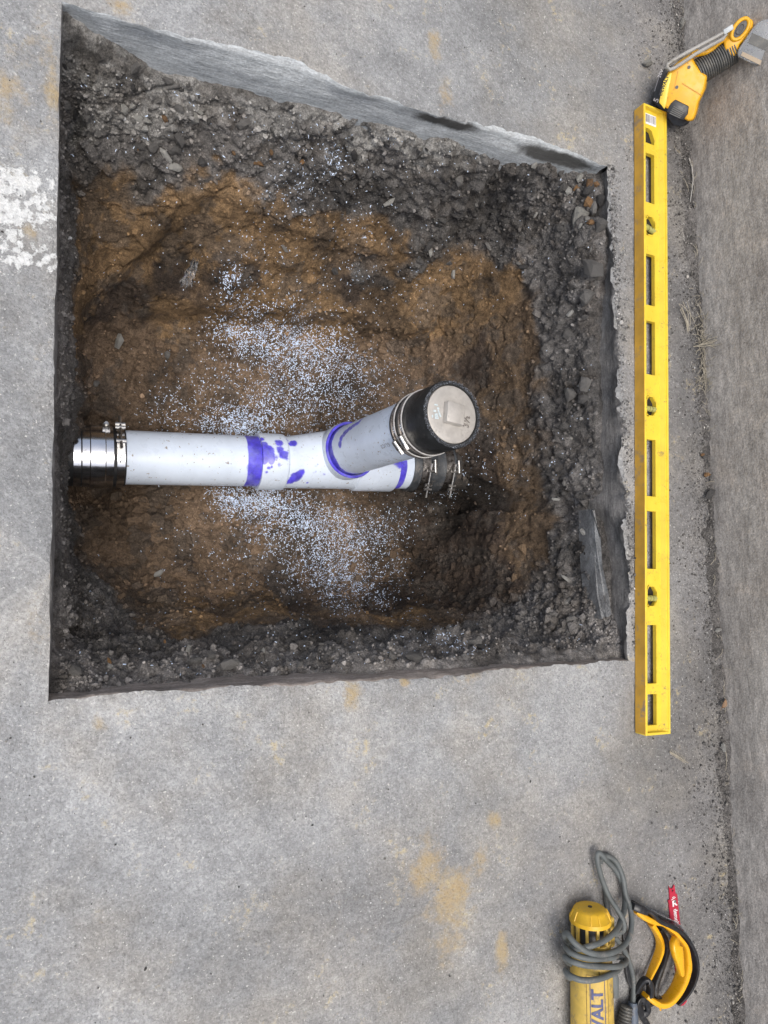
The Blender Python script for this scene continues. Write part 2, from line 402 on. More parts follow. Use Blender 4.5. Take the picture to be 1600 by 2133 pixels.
T = lines(-1.02, 1.66, .0055, -8, 9, [0.0, 1.0])
nS, nT = len(S), len(T); i0, i1 = int(np.argmin(abs(S))), int(np.argmin(abs(S - 1))); j0, j1 = int(np.argmin(abs(T))), int(np.argmin(abs(T - 1)))
SS, TT = np.meshgrid(S, T); P2 = hole_map(SS, TT).reshape(-1, 2)
P3 = np.concatenate([P2, np.zeros((len(P2), 1))], 1)
z = fbm(P3, 9, 3, 3) * .0010 + fbm(P3, 70, 2, 4) * .0007
f1, _, cidp = worley(P3, 26, 40); z -= sstep(f1, .22, .05) * (cidp > .86) * .0035
P3[:, 2] = np.minimum(z, .003)
P3 = P3.reshape(nT, nS, 3)
def rag(p, amp, sd, fr=30): return fbm(p, fr, 4, sd, .6) * amp
edge_side = {}
for side, (jj, ii, axis, sign, amp, fr) in {'left': (slice(j0, j1 + 1), i0, 0, -1, .0014, 20), 'right': (slice(j0, j1 + 1), i1, 0, 1, .0065, 34),
                                  'bottom': (j0, slice(i0, i1 + 1), 1, -1, .0036, 34), 'top': (j1, slice(i0, i1 + 1), 1, 1, .0036, 40)}.items():
    e = P3[jj, ii]; taper = np.sin(np.linspace(0, math.pi, len(e))) ** .3
    d = rag(e * [1, 1, 0], amp, 60 + len(side), fr) * taper
    if side == 'right': d -= sstep(fbm(e, 22, 3, 71), .1, .35) * .012 * taper * -1
    if side == 'top': d = d + np.interp(e[:, 0], [0, .1, .2, .3, .36, .45, .62, .75, .8, .9, .97], [0, 0, .006, .018, .016, .001, .0, .013, .015, .008, 0])
    if side == 'bottom': d = d + .004 * np.sin(e[:, 0] * 7 + 1) * taper
    e = e.copy(); e[:, axis] += d
    e[:, 2] = -.0012 - abs(rag(e, .0022 if side != 'left' else .001, 80 + len(side), 60))
    P3[jj, ii] = e; edge_side[side] = e
    for q in range(1, 11):                          # the lines behind follow, less and less
        k = q if sign > 0 else -q; f_ = (1 - q / 11) ** 1.3
        if axis == 0: P3[jj, ii + k, axis] += d * f_
        else: P3[jj + k, ii, axis] += d * f_
keep = np.ones((nT - 1, nS - 1), bool); keep[j0:j1, i0:i1] = False
V = P3.reshape(-1, 3)
pave = np_mesh('pavement', V, grid_faces(nS, nT, keep), m_pave)
tag(pave, 'grey rough concrete slab around the sawn hole', kind='structure')
def blob(p, pts):
    o = np.zeros(len(p))
    for (u, v, ru, rv, a) in pts:
        c = at(u, v); kx = (c[2] * 0 + HC) ; sx = ru * .00105; sy = rv * .00105
        o = np.maximum(o, a * np.exp(-((p[:, 0] - c[0]) / sx) ** 2 - ((p[:, 1] - c[1]) / sy) ** 2))
    return o
stain = blob(V, [(890, 1810, 45, 60, .8), (940, 1870, 55, 60, .85), (930, 1960, 40, 60, .6), (1045, 1985, 14, 38, 1.0), (1000, 1790, 22, 35, .7), (1030, 1710, 16, 22, .8),
                 (905, 95, 18, 45, .75), (930, 190, 25, 50, .55), (735, 1445, 18, 28, .9), (842, 1421, 9, 9, 1.0), (20, 195, 40, 90, .55), (110, 190, 14, 60, .8), (90, 90, 30, 60, .5),
                 (65, 480, 14, 16, .8), (1540, 1140, 20, 20, .5), (205, 1505, 14, 12, .8), (985, 1400, 30, 30, .55), (250, 15, 25, 20, .7), (80, 1290, 20, 60, .5), (800, 1880, 200, 160, .25)])
set_attr(pave, 'stain', stain)
paint = np.maximum.reduce([blob(V, [(30, 430, 60, 90, 1.0), (60, 380, 60, 38, 1.0), (75, 430, 46, 60, .95)]), blob(V, [(55, 530, 70, 34, 1.0), (10, 480, 30, 50, .6)]), blob(V, [(1398, 735, 12, 16, .62)])])
set_attr(pave, 'paint', paint * 1.12)
grime_shade = sstep(V[:, 0], .70, 1.15) * .60 + sstep(V[:, 0], 1.02, 1.2) * .35  # dirt, plus light falloff towards the wall painted as a darker tone
grime_shade += blob(V, [(700, 1900, 260, 120, .28), (1150, 1900, 260, 300, .55), (300, 2000, 300, 200, .24), (800, 1950, 300, 260, .50), (850, 1700, 300, 180, .34), (500, 1780, 240, 120, .22), (1180, 60, 200, 120, .1)])
set_attr(pave, 'grime_shade', grime_shade)

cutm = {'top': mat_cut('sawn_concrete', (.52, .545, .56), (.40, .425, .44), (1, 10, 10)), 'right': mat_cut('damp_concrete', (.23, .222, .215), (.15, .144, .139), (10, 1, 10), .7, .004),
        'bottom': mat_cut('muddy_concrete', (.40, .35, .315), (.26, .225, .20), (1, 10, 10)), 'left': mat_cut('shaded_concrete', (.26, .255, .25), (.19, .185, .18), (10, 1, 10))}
prof = {'top': [(0, 0), (-.002, -.001), (-.008, -.0015), (-.02, .001)] + [(-.02 - .0105 * k, -.0005 * k) for k in range(1, 11)],
        'right': [(0, 0), (-.004, .001), (-.010, .004), (-.018, .009), (-.03, .011)] + [(-.03 - .012 * k, .0115 - .0012 * k) for k in range(1, 9)],
        'bottom': [(0, 0), (-.003, -.001), (-.010, -.002), (-.02, -.0035), (-.03, -.004)] + [(-.03 - .012 * k, -.004 - .0012 * k) for k in range(1, 9)],
        'left': [(0, 0), (-.003, 0), (-.012, -.001)] + [(-.012 - .014 * k, -.001) for k in range(1, 9)]}
for side, e in edge_side.items():
    if side in ('top', 'bottom'): nrm = np.array([0, 1.0, 0]) * (1 if side == 'top' else -1)
    else: nrm = np.array([1.0, 0, 0]) * (1 if side == 'right' else -1)
    rows = []
    for k, (dz, dn) in enumerate(prof[side]):
        st_ = e.copy(); ax_i = 1 if side in ('top', 'bottom') else 0; st_[:, ax_i] = np.linspace(e[0, ax_i], e[-1, ax_i], len(e)) + fbm(e * [1, 1, 0], 5, 2, 15) * .002
        wk = 1 - min(1, k / 4); q = e * wk + st_ * (1 - wk) + nrm * dn; q[:, 2] += dz
        if k > 0:
            a = {'top': .0016, 'bottom': .0022, 'right': .005, 'left': .0015}[side]
            q += nrm * (fbm(q, 28, 4, 90, .6) * a)[:, None]
            if side in ('bottom', 'top'): q[:, 2] += fbm(q * [1, 0, 0] + [0, k, 0], 8, 2, 5) * .0015
        rows.append(q)
    Q = np.array(rows).reshape(-1, 3); n = len(e)
    F = grid_faces(n, len(rows))
    if side in ('top', 'left'): F = F[:, ::-1]
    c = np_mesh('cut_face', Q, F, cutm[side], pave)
    damp = np.zeros(len(Q))
    if side == 'top':
        for (u, v, L, h, zc) in ((930, 259, .078, .016, -.043), (1160, 325, .10, .019, -.050)):
            p = aty(u, v, float(np.interp(.7, [0, 1], [HTL[1], HTR[1]])))
            damp = np.maximum(damp, np.exp(-(abs((Q[:, 0] - p[0]) / L) ** 3) - ((Q[:, 2] - p[2]) / h) ** 2))
        damp = damp * 1.1
    if side == 'right': damp = .35 * sstep(-Q[:, 2], .0, .02)
    if side == 'bottom': damp = .52 * np.exp(-((Q[:, 2] + .028 + .004 * np.sin(Q[:, 0] * 9)) / .004) ** 2)
    set_attr(c, 'damp', damp)
# pale sliver of sound concrete standing proud at the foot of the right-hand cut
lg = [(at(1236, 1060, -.050), at(1239, 1060, -.042)), (at(1237, 1120, -.053), at(1249, 1120, -.036)), (at(1240, 1180, -.052), at(1258, 1180, -.034)), (at(1246, 1240, -.050), at(1267, 1240, -.032)), (at(1254, 1288, -.046), at(1274, 1284, -.030))]
mb = MB(); V_ = []
for k, (a, b) in enumerate(lg):
    for q in range(7):
        f = q / 6; p = a * (1 - f) + b * f + rng.normal(0, .0017, 3) + np.array([.004 * math.sin(k * 2.3) * (f > .8), 0, 0]); V_.append(p)
    V_.append(b + [.012, 0, -.030]); V_.append(a + [.006, 0, -.05])
mb.add(V_, [(k * 9 + q, k * 9 + (q + 1) % 9, (k + 1) * 9 + (q + 1) % 9, (k + 1) * 9 + q) for k in range(4) for q in range(9)] + [tuple(range(8, -1, -1)), tuple(range(36, 45))])
lo = mb.build('broken_ledge', mat_cut('broken_concrete', (.27, .275, .275), (.15, .15, .15), (1, 1, 1), .85, .007), pave)

# ------------------------------------------------------------------ excavated soil
ctl = []; rim_t = []
def C(u, v, z): p = at(u, v, z); ctl.append((p[0], p[1], z))
for (u, v) in ((140, 45), (194, 79), (250, 109), (287, 135), (344, 159), (400, 171), (474, 186), (560, 205), (700, 237), (780, 255), (919, 286), (1028, 320), (1159, 338), (1235, 348)):
    p = aty(u, v, .772); rim_t.append((p[0], min(-.015, p[2])))
for u, v, z in [(160, 120, -.09), (230, 170, -.10), (180, 230, -.13), (320, 220, -.12), (330, 290, -.15), (200, 300, -.16), (430, 270, -.13), (560, 290, -.14), (700, 320, -.15), (850, 350, -.15), (1000, 390, -.15), (1120, 400, -.12), (1190, 400, -.085),
                (200, 420, -.27), (300, 400, -.235), (460, 380, -.20), (430, 470, -.28), (540, 430, -.225), (640, 430, -.235), (760, 440, -.24), (900, 450, -.24), (1000, 450, -.23), (1100, 480, -.18), (1190, 480, -.11),
                (220, 560, -.37), (300, 560, -.38), (390, 545, -.355), (400, 590, -.385), (480, 575, -.365), (560, 560, -.355), (700, 560, -.36), (800, 560, -.36), (960, 560, -.34), (1050, 600, -.33),
                (330, 625, -.41), (480, 632, -.405), (620, 637, -.405), (760, 655, -.41), (880, 672, -.41), (960, 690, -.41),
                (180, 690, -.47), (330, 668, -.485), (480, 672, -.49), (620, 678, -.49), (760, 694, -.49), (880, 708, -.485), (940, 740, -.48), (500, 710, -.50), (650, 725, -.50), (800, 735, -.495),
                (300, 780, -.50), (500, 800, -.505), (700, 760, -.495), (850, 760, -.49), (220, 860, -.50), (400, 900, -.505), (600, 880, -.505), (800, 860, -.50), (960, 800, -.48),
                (200, 1080, -.48), (280, 1080, -.475), (350, 1100, -.49), (480, 1080, -.505), (600, 1080, -.505), (700, 1100, -.50), (800, 1150, -.50), (560, 1160, -.485), (450, 1160, -.48), (300, 1160, -.475),
                (930, 1060, -.58), (890, 1040, -.54), (975, 1040, -.56), (940, 1015, -.54), (978, 985, -.43), (978, 945, -.41), (982, 910, -.42), (990, 1040, -.44), (1045, 990, -.36), (900, 1130, -.52), (700, 1200, -.49), (820, 1210, -.485),
                (300, 1245, -.42), (450, 1268, -.42), (600, 1262, -.445), (750, 1262, -.45), (900, 1235, -.45), (1000, 1170, -.43),
                
                (1185, 560, -.13), (1180, 700, -.15), (1180, 850, -.16), (1185, 1000, -.16), (1195, 1150, -.14), (1215, 1280, -.09),
                (1120, 620, -.25), (1115, 760, -.28), (1110, 900, -.29), (1115, 1050, -.28), (1120, 1180, -.24), (1130, 1290, -.15),
                (1050, 700, -.36), (1040, 850, -.39), (1045, 1130, -.33), (1005, 780, -.45), (1000, 1150, -.42),
                (250, 1300, -.28), (300, 1365, -.13), (500, 1362, -.14), (700, 1352, -.14), (900, 1345, -.14), (1050, 1340, -.13), (500, 1305, -.27), (700, 1300, -.29), (900, 1285, -.28), (1030, 1255, -.27), (180, 1370, -.10), (150, 1300, -.14), (1200, 1350, -.06)]:
    C(u, v, z)
ctl = [c_ for c_ in ctl if not (c_[0] > .855 and c_[2] < -.125 and -.13 < c_[1] < .66)]
for v in (620, 700, 780, 860, 940, 1000, 1060, 1120, 1180):
    for u, x in ((1188, .957), (1150, .949), (1112, .938), (1080, .927), (1045, .913), (1005, .894), (968, .873), (940, .857)):
        if v == 620 and u < 1080: continue
        if v >= 1120 and u < 1000: continue
        if v == 1060 and u < 1040: continue
        if v == 1060: x += .012
        k_ = .004 * math.sin(v * .05 + u * .02); p = atx(u, v, x + k_); ctl.append((p[0], p[1], max(-.52, p[2])))
for u, v, z in ((870, 1045, -.555), (905, 1055, -.56), (930, 1060, -.55), (955, 1062, -.52), (900, 1085, -.54), (940, 1090, -.51), (845, 1060, -.53)): C(u, v, z)
rim_b = []
for (u, v, z) in ((120, 1440, -.055), (250, 1436, -.07), (400, 1417, -.075), (600, 1405, -.075), (750, 1399, -.06), (900, 1395, -.055), (1050, 1388, -.05), (1200, 1380, -.035)):
    p = at(u, v, z); rim_b.append((p[0], z + .012))
for v in list(range(250, 860, 90)) + [870, 905, 930, 955, 980, 1005, 1030] + list(range(1060, 1400, 85)):
    y = at(150, v, -.15)[1]
    wv = float(np.interp(v, [250, 600, 850, 900, 1010, 1050, 1400], [.024, .026, .024, .008, .008, .016, .026]))
    ctl += [(-.06, y, -.10), (-.004, y, -.11), (wv - .006, y, -.15), (wv, y, -.26)]
    if 560 < v < 1150: ctl += [(wv + .010, y, -.40), (wv + .016, y, -.468)]
rt, rb_ = np.array(rim_t), np.array(rim_b)
for x in np.linspace(0, .985, 34):
    zt_, zb_ = np.interp(x, rt[:, 0], rt[:, 1]), np.interp(x, rb_[:, 0], rb_[:, 1])
    yt_, yb_ = HTL[1] + (HTR[1] - HTL[1]) * x, HBL[1] + (HBR[1] - HBL[1]) * x
    for o_ in (-.012, .02, .07): ctl.append((x, yt_ + o_, zt_ - .0)); ctl.append((x, yb_ - o_, zb_))
rr_ = np.array([(at(u, v, z)[1], z) for u, v, z in ((1240, 360, -.025), (1240, 420, -.030), (1240, 560, -.038), (1230, 700, -.055), (1226, 850, -.062), (1238, 1000, -.066), (1243, 1100, -.068), (1262, 1250, -.055), (1285, 1330, -.030), (1290, 1370, -.025))])[::-1]
for y in np.linspace(-.17, .74, 32):
    z_ = np.interp(y, rr_[:, 0], rr_[:, 1]); x_ = HBR[0] + (HTR[0] - HBR[0]) * (y - HBR[1]) / (HTR[1] - HBR[1])
    for o_ in (-.010, .02, .07): ctl.append((x_ + o_, y, z_))
ctl = np.array(ctl)
def _phi(r): return r
A = np.linalg.norm(ctl[:, None, :2] - ctl[None, :, :2], axis=-1); NCT = len(ctl)
K = np.zeros((NCT + 3, NCT + 3)); K[:NCT, :NCT] = _phi(A) - .0012 * np.eye(NCT); K[:NCT, NCT] = 1; K[:NCT, NCT + 1:] = ctl[:, :2]; K[NCT:, :NCT] = K[:NCT, NCT:].T
rw = np.linalg.solve(K, np.concatenate([ctl[:, 2], np.zeros(3)]))
def crest(pts, amp, wid): return (np.array([at(u, v, z)[:2] for u, v, z in pts]), amp, wid)
CREST = [crest([(215, 600, -.38), (290, 530, -.34), (350, 460, -.29), (420, 410, -.235), (466, 384, -.20)], .030, .045), crest([(466, 384, -.20), (520, 440, -.23), (600, 478, -.26), (700, 492, -.27), (800, 520, -.29), (870, 520, -.28)], .024, .05),
         crest([(250, 640, -.40), (400, 628, -.405), (540, 640, -.405), (680, 645, -.405), (800, 668, -.41), (930, 690, -.41)], .030, .045), crest([(430, 560, -.35), (520, 540, -.34), (600, 560, -.35), (660, 545, -.34)], .014, .03),
         crest([(900, 590, -.35), (980, 590, -.34), (1060, 600, -.33), (1100, 640, -.30)], .016, .04), crest([(1100, 700, -.33), (1075, 800, -.37), (1085, 900, -.36)], .014, .03)]
def base_z(xy):
    out = np.empty(len(xy))
    for k in range(0, len(xy), 20000):
        q = xy[k:k + 20000]; r = np.sqrt(((q[:, None, :] - ctl[None, :, :2]) ** 2).sum(-1))
        out[k:k + 20000] = _phi(r) @ rw[:NCT] + rw[NCT] + q @ rw[NCT + 1:]
    # crests of the cut bank: each drops off sharply on its lower side
    for pl, amp, wid in CREST:
        best = np.full(len(xy), 9.0); sg = np.zeros(len(xy)); tp0 = np.zeros(len(xy)); L0 = 0
        for a_, b_ in zip(pl[:-1], pl[1:]):
            ab = b_ - a_; q = xy - a_; t_ = np.clip((q @ ab) / (ab @ ab), 0, 1); d_ = q - t_[:, None] * ab; dd_ = np.hypot(d_[:, 0], d_[:, 1])
            m_ = dd_ < best; best = np.where(m_, dd_, best); sg = np.where(m_, np.sign(ab[0] * q[:, 1] - ab[1] * q[:, 0]), sg); tp0 = np.where(m_, L0 + t_ * np.hypot(*ab), tp0); L0 += np.hypot(*ab)
        end = sstep(tp0, 0, .05) * sstep(L0 - tp0, 0, .05)
        out += amp * end * np.where(sg > 0, np.exp(-best / wid), 1 - sstep(best, 0, .016) - .55 * sstep(best, .0, .016) * np.exp(-best / (wid * .8)))
    return out
def on_soil(u, v):
    d = ray(u, v); zs = np.linspace(-.01, -.62, 160); tt = (zs - HC) / d[2]; P = CAMP + tt[:, None] * d
    h = base_z(P[:, :2]); k = np.argmax(P[:, 2] <= h)
    return P[k]
def warp(lo, hi, nl, horiz):
    a = np.linspace(lo, hi, 240); b = np.linspace(-.2, .8, 40) if horiz else np.linspace(0, 1, 40)
    G = np.array([[(x, y) if horiz else (y, x) for x in a] for y in b]).reshape(-1, 2)
    h = base_z(G).reshape(40, 240); gr = np.sqrt(1 + (np.gradient(h, a, axis=1)) ** 2).mean(0); gr = np.clip(gr, 1, 2.6)
    cum = np.concatenate([[0], np.cumsum((gr[1:] + gr[:-1]) / 2)]); cum /= cum[-1]
    return np.interp(np.linspace(0, 1, nl), cum, a)
NX, NY = 600, 600
xs = warp(-.06, 1.05, NX, True); ys = warp(-.245, .85, NY, False)
XX, YY = np.meshgrid(xs, ys); xy = np.stack([XX.ravel(), YY.ravel()], 1)
H0 = base_z(xy); P = np.concatenate([xy, H0[:, None]], 1)
Hg = H0.reshape(NY, NX); gx = np.gradient(Hg, xs, axis=1); gy = np.gradient(Hg, ys, axis=0)
Nn = np.stack([-gx, -gy, np.ones_like(gx)], -1).reshape(-1, 3); Nn /= np.linalg.norm(Nn, axis=1)[:, None]
# tones of the strata; the darkest ones also paint shade into hollows
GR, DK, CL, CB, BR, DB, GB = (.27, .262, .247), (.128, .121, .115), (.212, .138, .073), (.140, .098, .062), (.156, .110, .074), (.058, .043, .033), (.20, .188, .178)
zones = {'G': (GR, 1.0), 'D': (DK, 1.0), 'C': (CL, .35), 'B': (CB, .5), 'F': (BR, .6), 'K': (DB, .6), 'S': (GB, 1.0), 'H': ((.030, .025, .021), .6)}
anch = [('H', [(930, 1045), (905, 1040), (945, 1005), (960, 1050), (880, 1035), (975, 1010)]),  # near-black tone painting the shade of the hollow at the pipe's right end
        ('G', [(160, 120), (230, 150), (300, 190), (170, 230), (380, 215), (450, 225), (550, 230), (620, 255), (700, 270), (780, 295), (860, 320), (150, 300), (930, 335)]),
        ('D', [(250, 290), (330, 310), (430, 310), (520, 330), (620, 320), (700, 350), (800, 375), (900, 385), (1000, 380), (1100, 400), (960, 470), (1060, 500), (1110, 560), (1180, 420), (1180, 520), (1170, 620), (1160, 720), (1170, 850), (1165, 1000), (1180, 1130), (1200, 1280), (1120, 1260), (1230, 560), (1225, 800), (1240, 1000),
               (140, 420), (145, 560), (145, 850), (130, 1000), (135, 1150), (640, 385), (730, 420), (870, 470), (180, 330), (870, 550), (750, 575), (560, 345)]),
        ('C', [(178, 450), (174, 560), (176, 640), (195, 430), (250, 430), (330, 405), (460, 395), (400, 440), (250, 490), (300, 520), (210, 560), (550, 460), (620, 480), (690, 470), (790, 500), (450, 530), (560, 555), (640, 590), (850, 590), (930, 590), (1050, 590), (900, 635), (700, 640), (500, 630), (600, 630), (820, 530), (980, 640), (350, 640), (450, 1280), (580, 1290), (860, 1280), (400, 1300)]),
        ('B', [(1060, 680), (1090, 760), (1085, 900), (1090, 1000), (1070, 1090), (1090, 1150), (1040, 850), (700, 1300), (960, 680), (780, 660), (900, 1290), (320, 1270), (720, 560)]),
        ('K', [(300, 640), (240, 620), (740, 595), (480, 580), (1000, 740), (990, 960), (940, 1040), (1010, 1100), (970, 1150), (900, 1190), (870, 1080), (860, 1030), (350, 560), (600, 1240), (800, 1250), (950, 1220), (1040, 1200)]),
        ('F', [(180, 900), (180, 800), (176, 720), (168, 1080), (200, 1150), (250, 1230), (230, 780), (330, 760), (430, 780), (520, 760), (650, 790), (760, 790), (850, 760), (400, 850), (600, 850), (220, 1080), (330, 1100), (430, 1120), (530, 1150), (300, 1180), (450, 1200), (620, 1120), (700, 1150), (800, 1130), (700, 1200), (780, 900), (260, 880), (920, 770)]),
        ('S', [(128, 200), (128, 320), (128, 420), (128, 520), (128, 620), (128, 720), (128, 820), (125, 1100), (125, 1200), (170, 1390), (250, 1400), (350, 1395), (500, 1385), (650, 1380), (800, 1375), (950, 1365), (1080, 1360), (140, 1330), (1240, 1340)]),
        ('D', [(300, 1340), (500, 1340), (650, 1330), (820, 1330), (960, 1310), (220, 1270), (170, 1200), (1050, 1310)])]
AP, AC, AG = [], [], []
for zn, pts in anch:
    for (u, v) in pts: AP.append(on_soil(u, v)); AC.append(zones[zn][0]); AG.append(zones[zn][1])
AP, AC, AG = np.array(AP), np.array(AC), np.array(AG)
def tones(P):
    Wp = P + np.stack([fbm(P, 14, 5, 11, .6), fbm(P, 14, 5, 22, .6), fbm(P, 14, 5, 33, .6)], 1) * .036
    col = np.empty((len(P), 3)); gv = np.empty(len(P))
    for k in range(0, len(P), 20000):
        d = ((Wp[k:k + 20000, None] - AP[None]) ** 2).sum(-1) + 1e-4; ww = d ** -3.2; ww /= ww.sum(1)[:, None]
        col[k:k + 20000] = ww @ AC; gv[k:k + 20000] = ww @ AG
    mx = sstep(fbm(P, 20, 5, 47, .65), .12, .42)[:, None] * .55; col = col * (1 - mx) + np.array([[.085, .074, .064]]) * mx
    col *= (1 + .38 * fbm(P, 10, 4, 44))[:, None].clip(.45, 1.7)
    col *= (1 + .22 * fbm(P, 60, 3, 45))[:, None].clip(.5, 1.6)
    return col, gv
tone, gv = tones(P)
# relief: slumps, clods and grains displaced along the slope
d = fbm(P, 7, 3, 1) * .013 + fbm(P, 26, 5, 2, .55) * .0090; d += (fbm(P * [1, .45, 1], 45, 3, 66) * .0040) * (1.2 - gv)
f1, f2, cid = worley(P + .006 * np.stack([vnoise(P, 60, 5), vnoise(P, 60, 6), vnoise(P, 60, 7)], 1), 30, 8)
d += (sstep(f2 - f1, 0, .4) - .5) * .009 * gv ** 2 * (.3 + cid)
g1, g2, cid2 = worley(P, 75, 18); d += (.55 - g1) * .0080 * (.04 + gv ** 2) * (.3 + 1.2 * cid2)
g3, _, _ = worley(P, 170, 28); d += (.5 - g3) * .0030 * (.15 + gv)
d += fbm(P, 150, 2, 9) * .0011
d *= .55 + .45 * sstep(gv, .45, .9)
ridge = 1 - abs(fbm(P, 16, 3, 55)); d -= sstep(ridge, .93, 1.0) * .008 * (1.2 - gv)
edge = np.minimum.reduce([sstep(P[:, 0], .0, .06), sstep(-P[:, 0], -.99, -.962), sstep(P[:, 1], -.19, -.165), sstep(-P[:, 1], -.775, -.745)])
Q = P + Nn * (d * (.35 + .65 * edge))[:, None]
# keep the earth below the slab outside the opening
sidex = np.minimum(Q[:, 0] - .002, .985 - Q[:, 0]); sidey = np.minimum(Q[:, 1] + .185, .768 - Q[:, 1]); ins = np.minimum(sidex, sidey)
Q[:, 2] = np.where(ins < 0, np.minimum(Q[:, 2], -.02), Q[:, 2]); Q[:, 2] = np.minimum(Q[:, 2], -.012)
Fq = grid_faces(NX, NY)
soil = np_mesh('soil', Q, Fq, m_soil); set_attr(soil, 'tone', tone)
tag(soil, 'dug out earth of grey gravel, ochre clay and dark damp soil in the hole', kind='structure')
bvh = BVHTree.FromPolygons(Q.tolist(), Fq.tolist())
def drop(x, y):
    h = bvh.ray_cast(Vector((x, y, .3)), Vector((0, 0, -1)))
    return h[0], h[1]

# stones: twelve broken shapes, shared by all copies
def rock_mesh(k, sub=2):
    bm = bmesh.new(); bmesh.ops.create_icosphere(bm, subdivisions=sub, radius=1)
    r = random.Random(k); pl = [(Vector((r.gauss(0, 1), r.gauss(0, 1), r.gauss(0, 1))).normalized(), r.uniform(.45, .8)) for _ in range(8)]
    for v in bm.verts:
        for nn, dd in pl:
            e = v.co.dot(nn)
            if e > dd: v.co -= nn * (e - dd)
        v.co += Vector((r.gauss(0, .02), r.gauss(0, .02), r.gauss(0, .02)))
    for v in bm.verts: v.co = Vector((v.co.x, v.co.y * r_s(k), v.co.z * .68))
    me = bpy.data.meshes.new('stone'); bm.to_mesh(me); bm.free(); return me
def r_s(k): return .62 + .32 * ((k * 37) % 10) / 10
rocks = {}
def rock(k, mi, sub=1):
    if (k, mi) not in rocks:
        me = rock_mesh(k, sub); me.materials.append(m_stones[mi]); rocks[(k, mi)] = me
    return rocks[(k, mi)]
nst = 0
def stone(p, nrm, size, mi, sx=1.0, rot=None, parent=soil, sink=.25):
    global nst
    o = bpy.data.objects.new('stone', rock(random.randrange(12), mi)); link(o, parent, (0, 0, 0))
    o.location = Vector(p) + Vector(nrm) * size * (.5 - sink)
    q = Vector(nrm).to_track_quat('Z', 'Y').to_matrix() @ Matrix.Rotation(random.uniform(0, 6.28) if rot is None else rot, 3, 'Z')
    o.rotation_euler = (q @ Matrix.Rotation(random.gauss(0, .25), 3, 'X')).to_euler()
    size *= 1.3; o.scale = (size * .5 * sx, size * .5, size * .5); nst += 1; return o
def px(p): return np.linalg.norm(np.asarray(p) - CAMP) * .97 / FPX
for (u, v, s, mi, sx, rot) in [(410, 237, 24, 1, 1, None), (290, 235, 16, 1, 1, None), (312, 247, 24, 1, 1.1, .8), (255, 228, 18, 1, 1, None), (365, 356, 23, 1, 1.3, .2), (340, 330, 15, 1, 2.3, 1.3), (375, 286, 28, 0, 1, None), (318, 308, 26, 0, 1.2, None), (352, 165, 20, 0, 1.6, 2.2), (362, 178, 15, 0, 1.8, 1.0),
        (372, 235, 18, 0, 1.7, 1.4), (545, 355, 17, 0, 1.3, 1.3), (810, 421, 15, 1, 2.0, 1.1), (590, 522, 12, 0, 1.5, None), (648, 310, 24, 0, 1, None), (500, 275, 26, 0, 1.2, 1.4), (940, 573, 17, 1, 1, None), (862, 555, 16, 0, 1.2, None), (880, 540, 14, 1, 1.8, .2),
        (1192, 458, 34, 1, 1.4, 2.2), (1172, 408, 18, 1, 1, None), (1176, 350, 18, 0, 1.9, 1.8), (1200, 372, 15, 1, 1.1, None), (1206, 577, 44, 0, 1.3, .6), (1195, 628, 36, 0, 1, None), (1213, 478, 18, 2, 1, None), (1205, 438, 22, 2, 1, None), (1193, 393, 17, 2, 1, None), (1211, 402, 22, 2, 1.1, None), (1228, 395, 15, 2, 1, None),
        (1160, 400, 22, 3, 1, None), (1217, 362, 20, 0, 1, None), (1135, 358, 22, 0, 1.5, .1), (1108, 345, 14, 1, 1, None), (1207, 415, 24, 3, 1.2, None), (1237, 420, 22, 3, 1.2, None), (1230, 480, 26, 0, 1.3, None), (1180, 655, 16, 1, 1, None), (248, 708, 24, 1, 1.5, 1.5), (345, 738, 18, 0, 1, None), (198, 800, 14, 0, 1.3, None),
        (330, 1197, 17, 1, 1.4, .1), (385, 1352, 17, 1, 1, None), (405, 1380, 20, 0, 1.4, None), (470, 1388, 34, 0, 1.3, .2), (432, 1362, 24, 0, 1, None), (160, 1400, 30, 0, 1, None), (200, 1385, 22, 0, 1, None), (800, 1365, 22, 0, 1.4, None), (860, 1375, 30, 0, 1.2, None), (1216, 1113, 20, 1, 1.5, 1.6), (1185, 1290, 22, 0, 1.2, None), (1158, 1205, 14, 1, 1.8, .8),
        (975, 1335, 24, 0, 1.6, 2.5), (1190, 805, 36, 0, 1, None), (1165, 830, 30, 0, 1, None), (1215, 830, 26, 0, 1.3, None), (1175, 700, 22, 0, 1, None), (1292, 1098, 14, 1, 1.6, 1.5), (330, 200, 16, 0, 1, None), (280, 150, 20, 0, 1.2, None), (275, 215, 14, 1, 1, None), (300, 265, 15, 1, 1, None), (345, 250, 16, 2, 1, None), (560, 325, 14, 2, 1, None), (480, 338, 10, 2, 1, None), (1020, 510, 14, 0, 1.3, None), (700, 560, 14, 3, 1.3, None), (1090, 560, 18, 3, 1, None)]:
    p = on_soil(u, v); q, nr = drop(p[0], p[1])
    if q is None: continue
    stone(q, nr, s * px(p), mi, sx, rot)
regions = [((130, 130), (420, 320), 60), ((420, 220), (860, 380), 40), ((860, 330), (1230, 560), 32), ((1130, 560), (1240, 1300), 30), ((120, 1330), (1250, 1400), 30)]
for (a, b, cnt) in regions:
    for _ in range(cnt):
        if nst >= 300: break
        u, v = random.uniform(a[0], b[0]), random.uniform(a[1], b[1]); p = on_soil(u, v); q, nr = drop(p[0], p[1])
        if q is None or q.x < .01 or q.x > .97 or not (-.18 < q.y < .765): continue
        stone(q, nr, min(26, max(8, random.lognormvariate(2.3, .40))) * px(p), random.choices([0, 1, 2, 3], [42, 7, 4, 47])[0], random.uniform(.9, 1.5), None, soil, random.uniform(.2, .45))

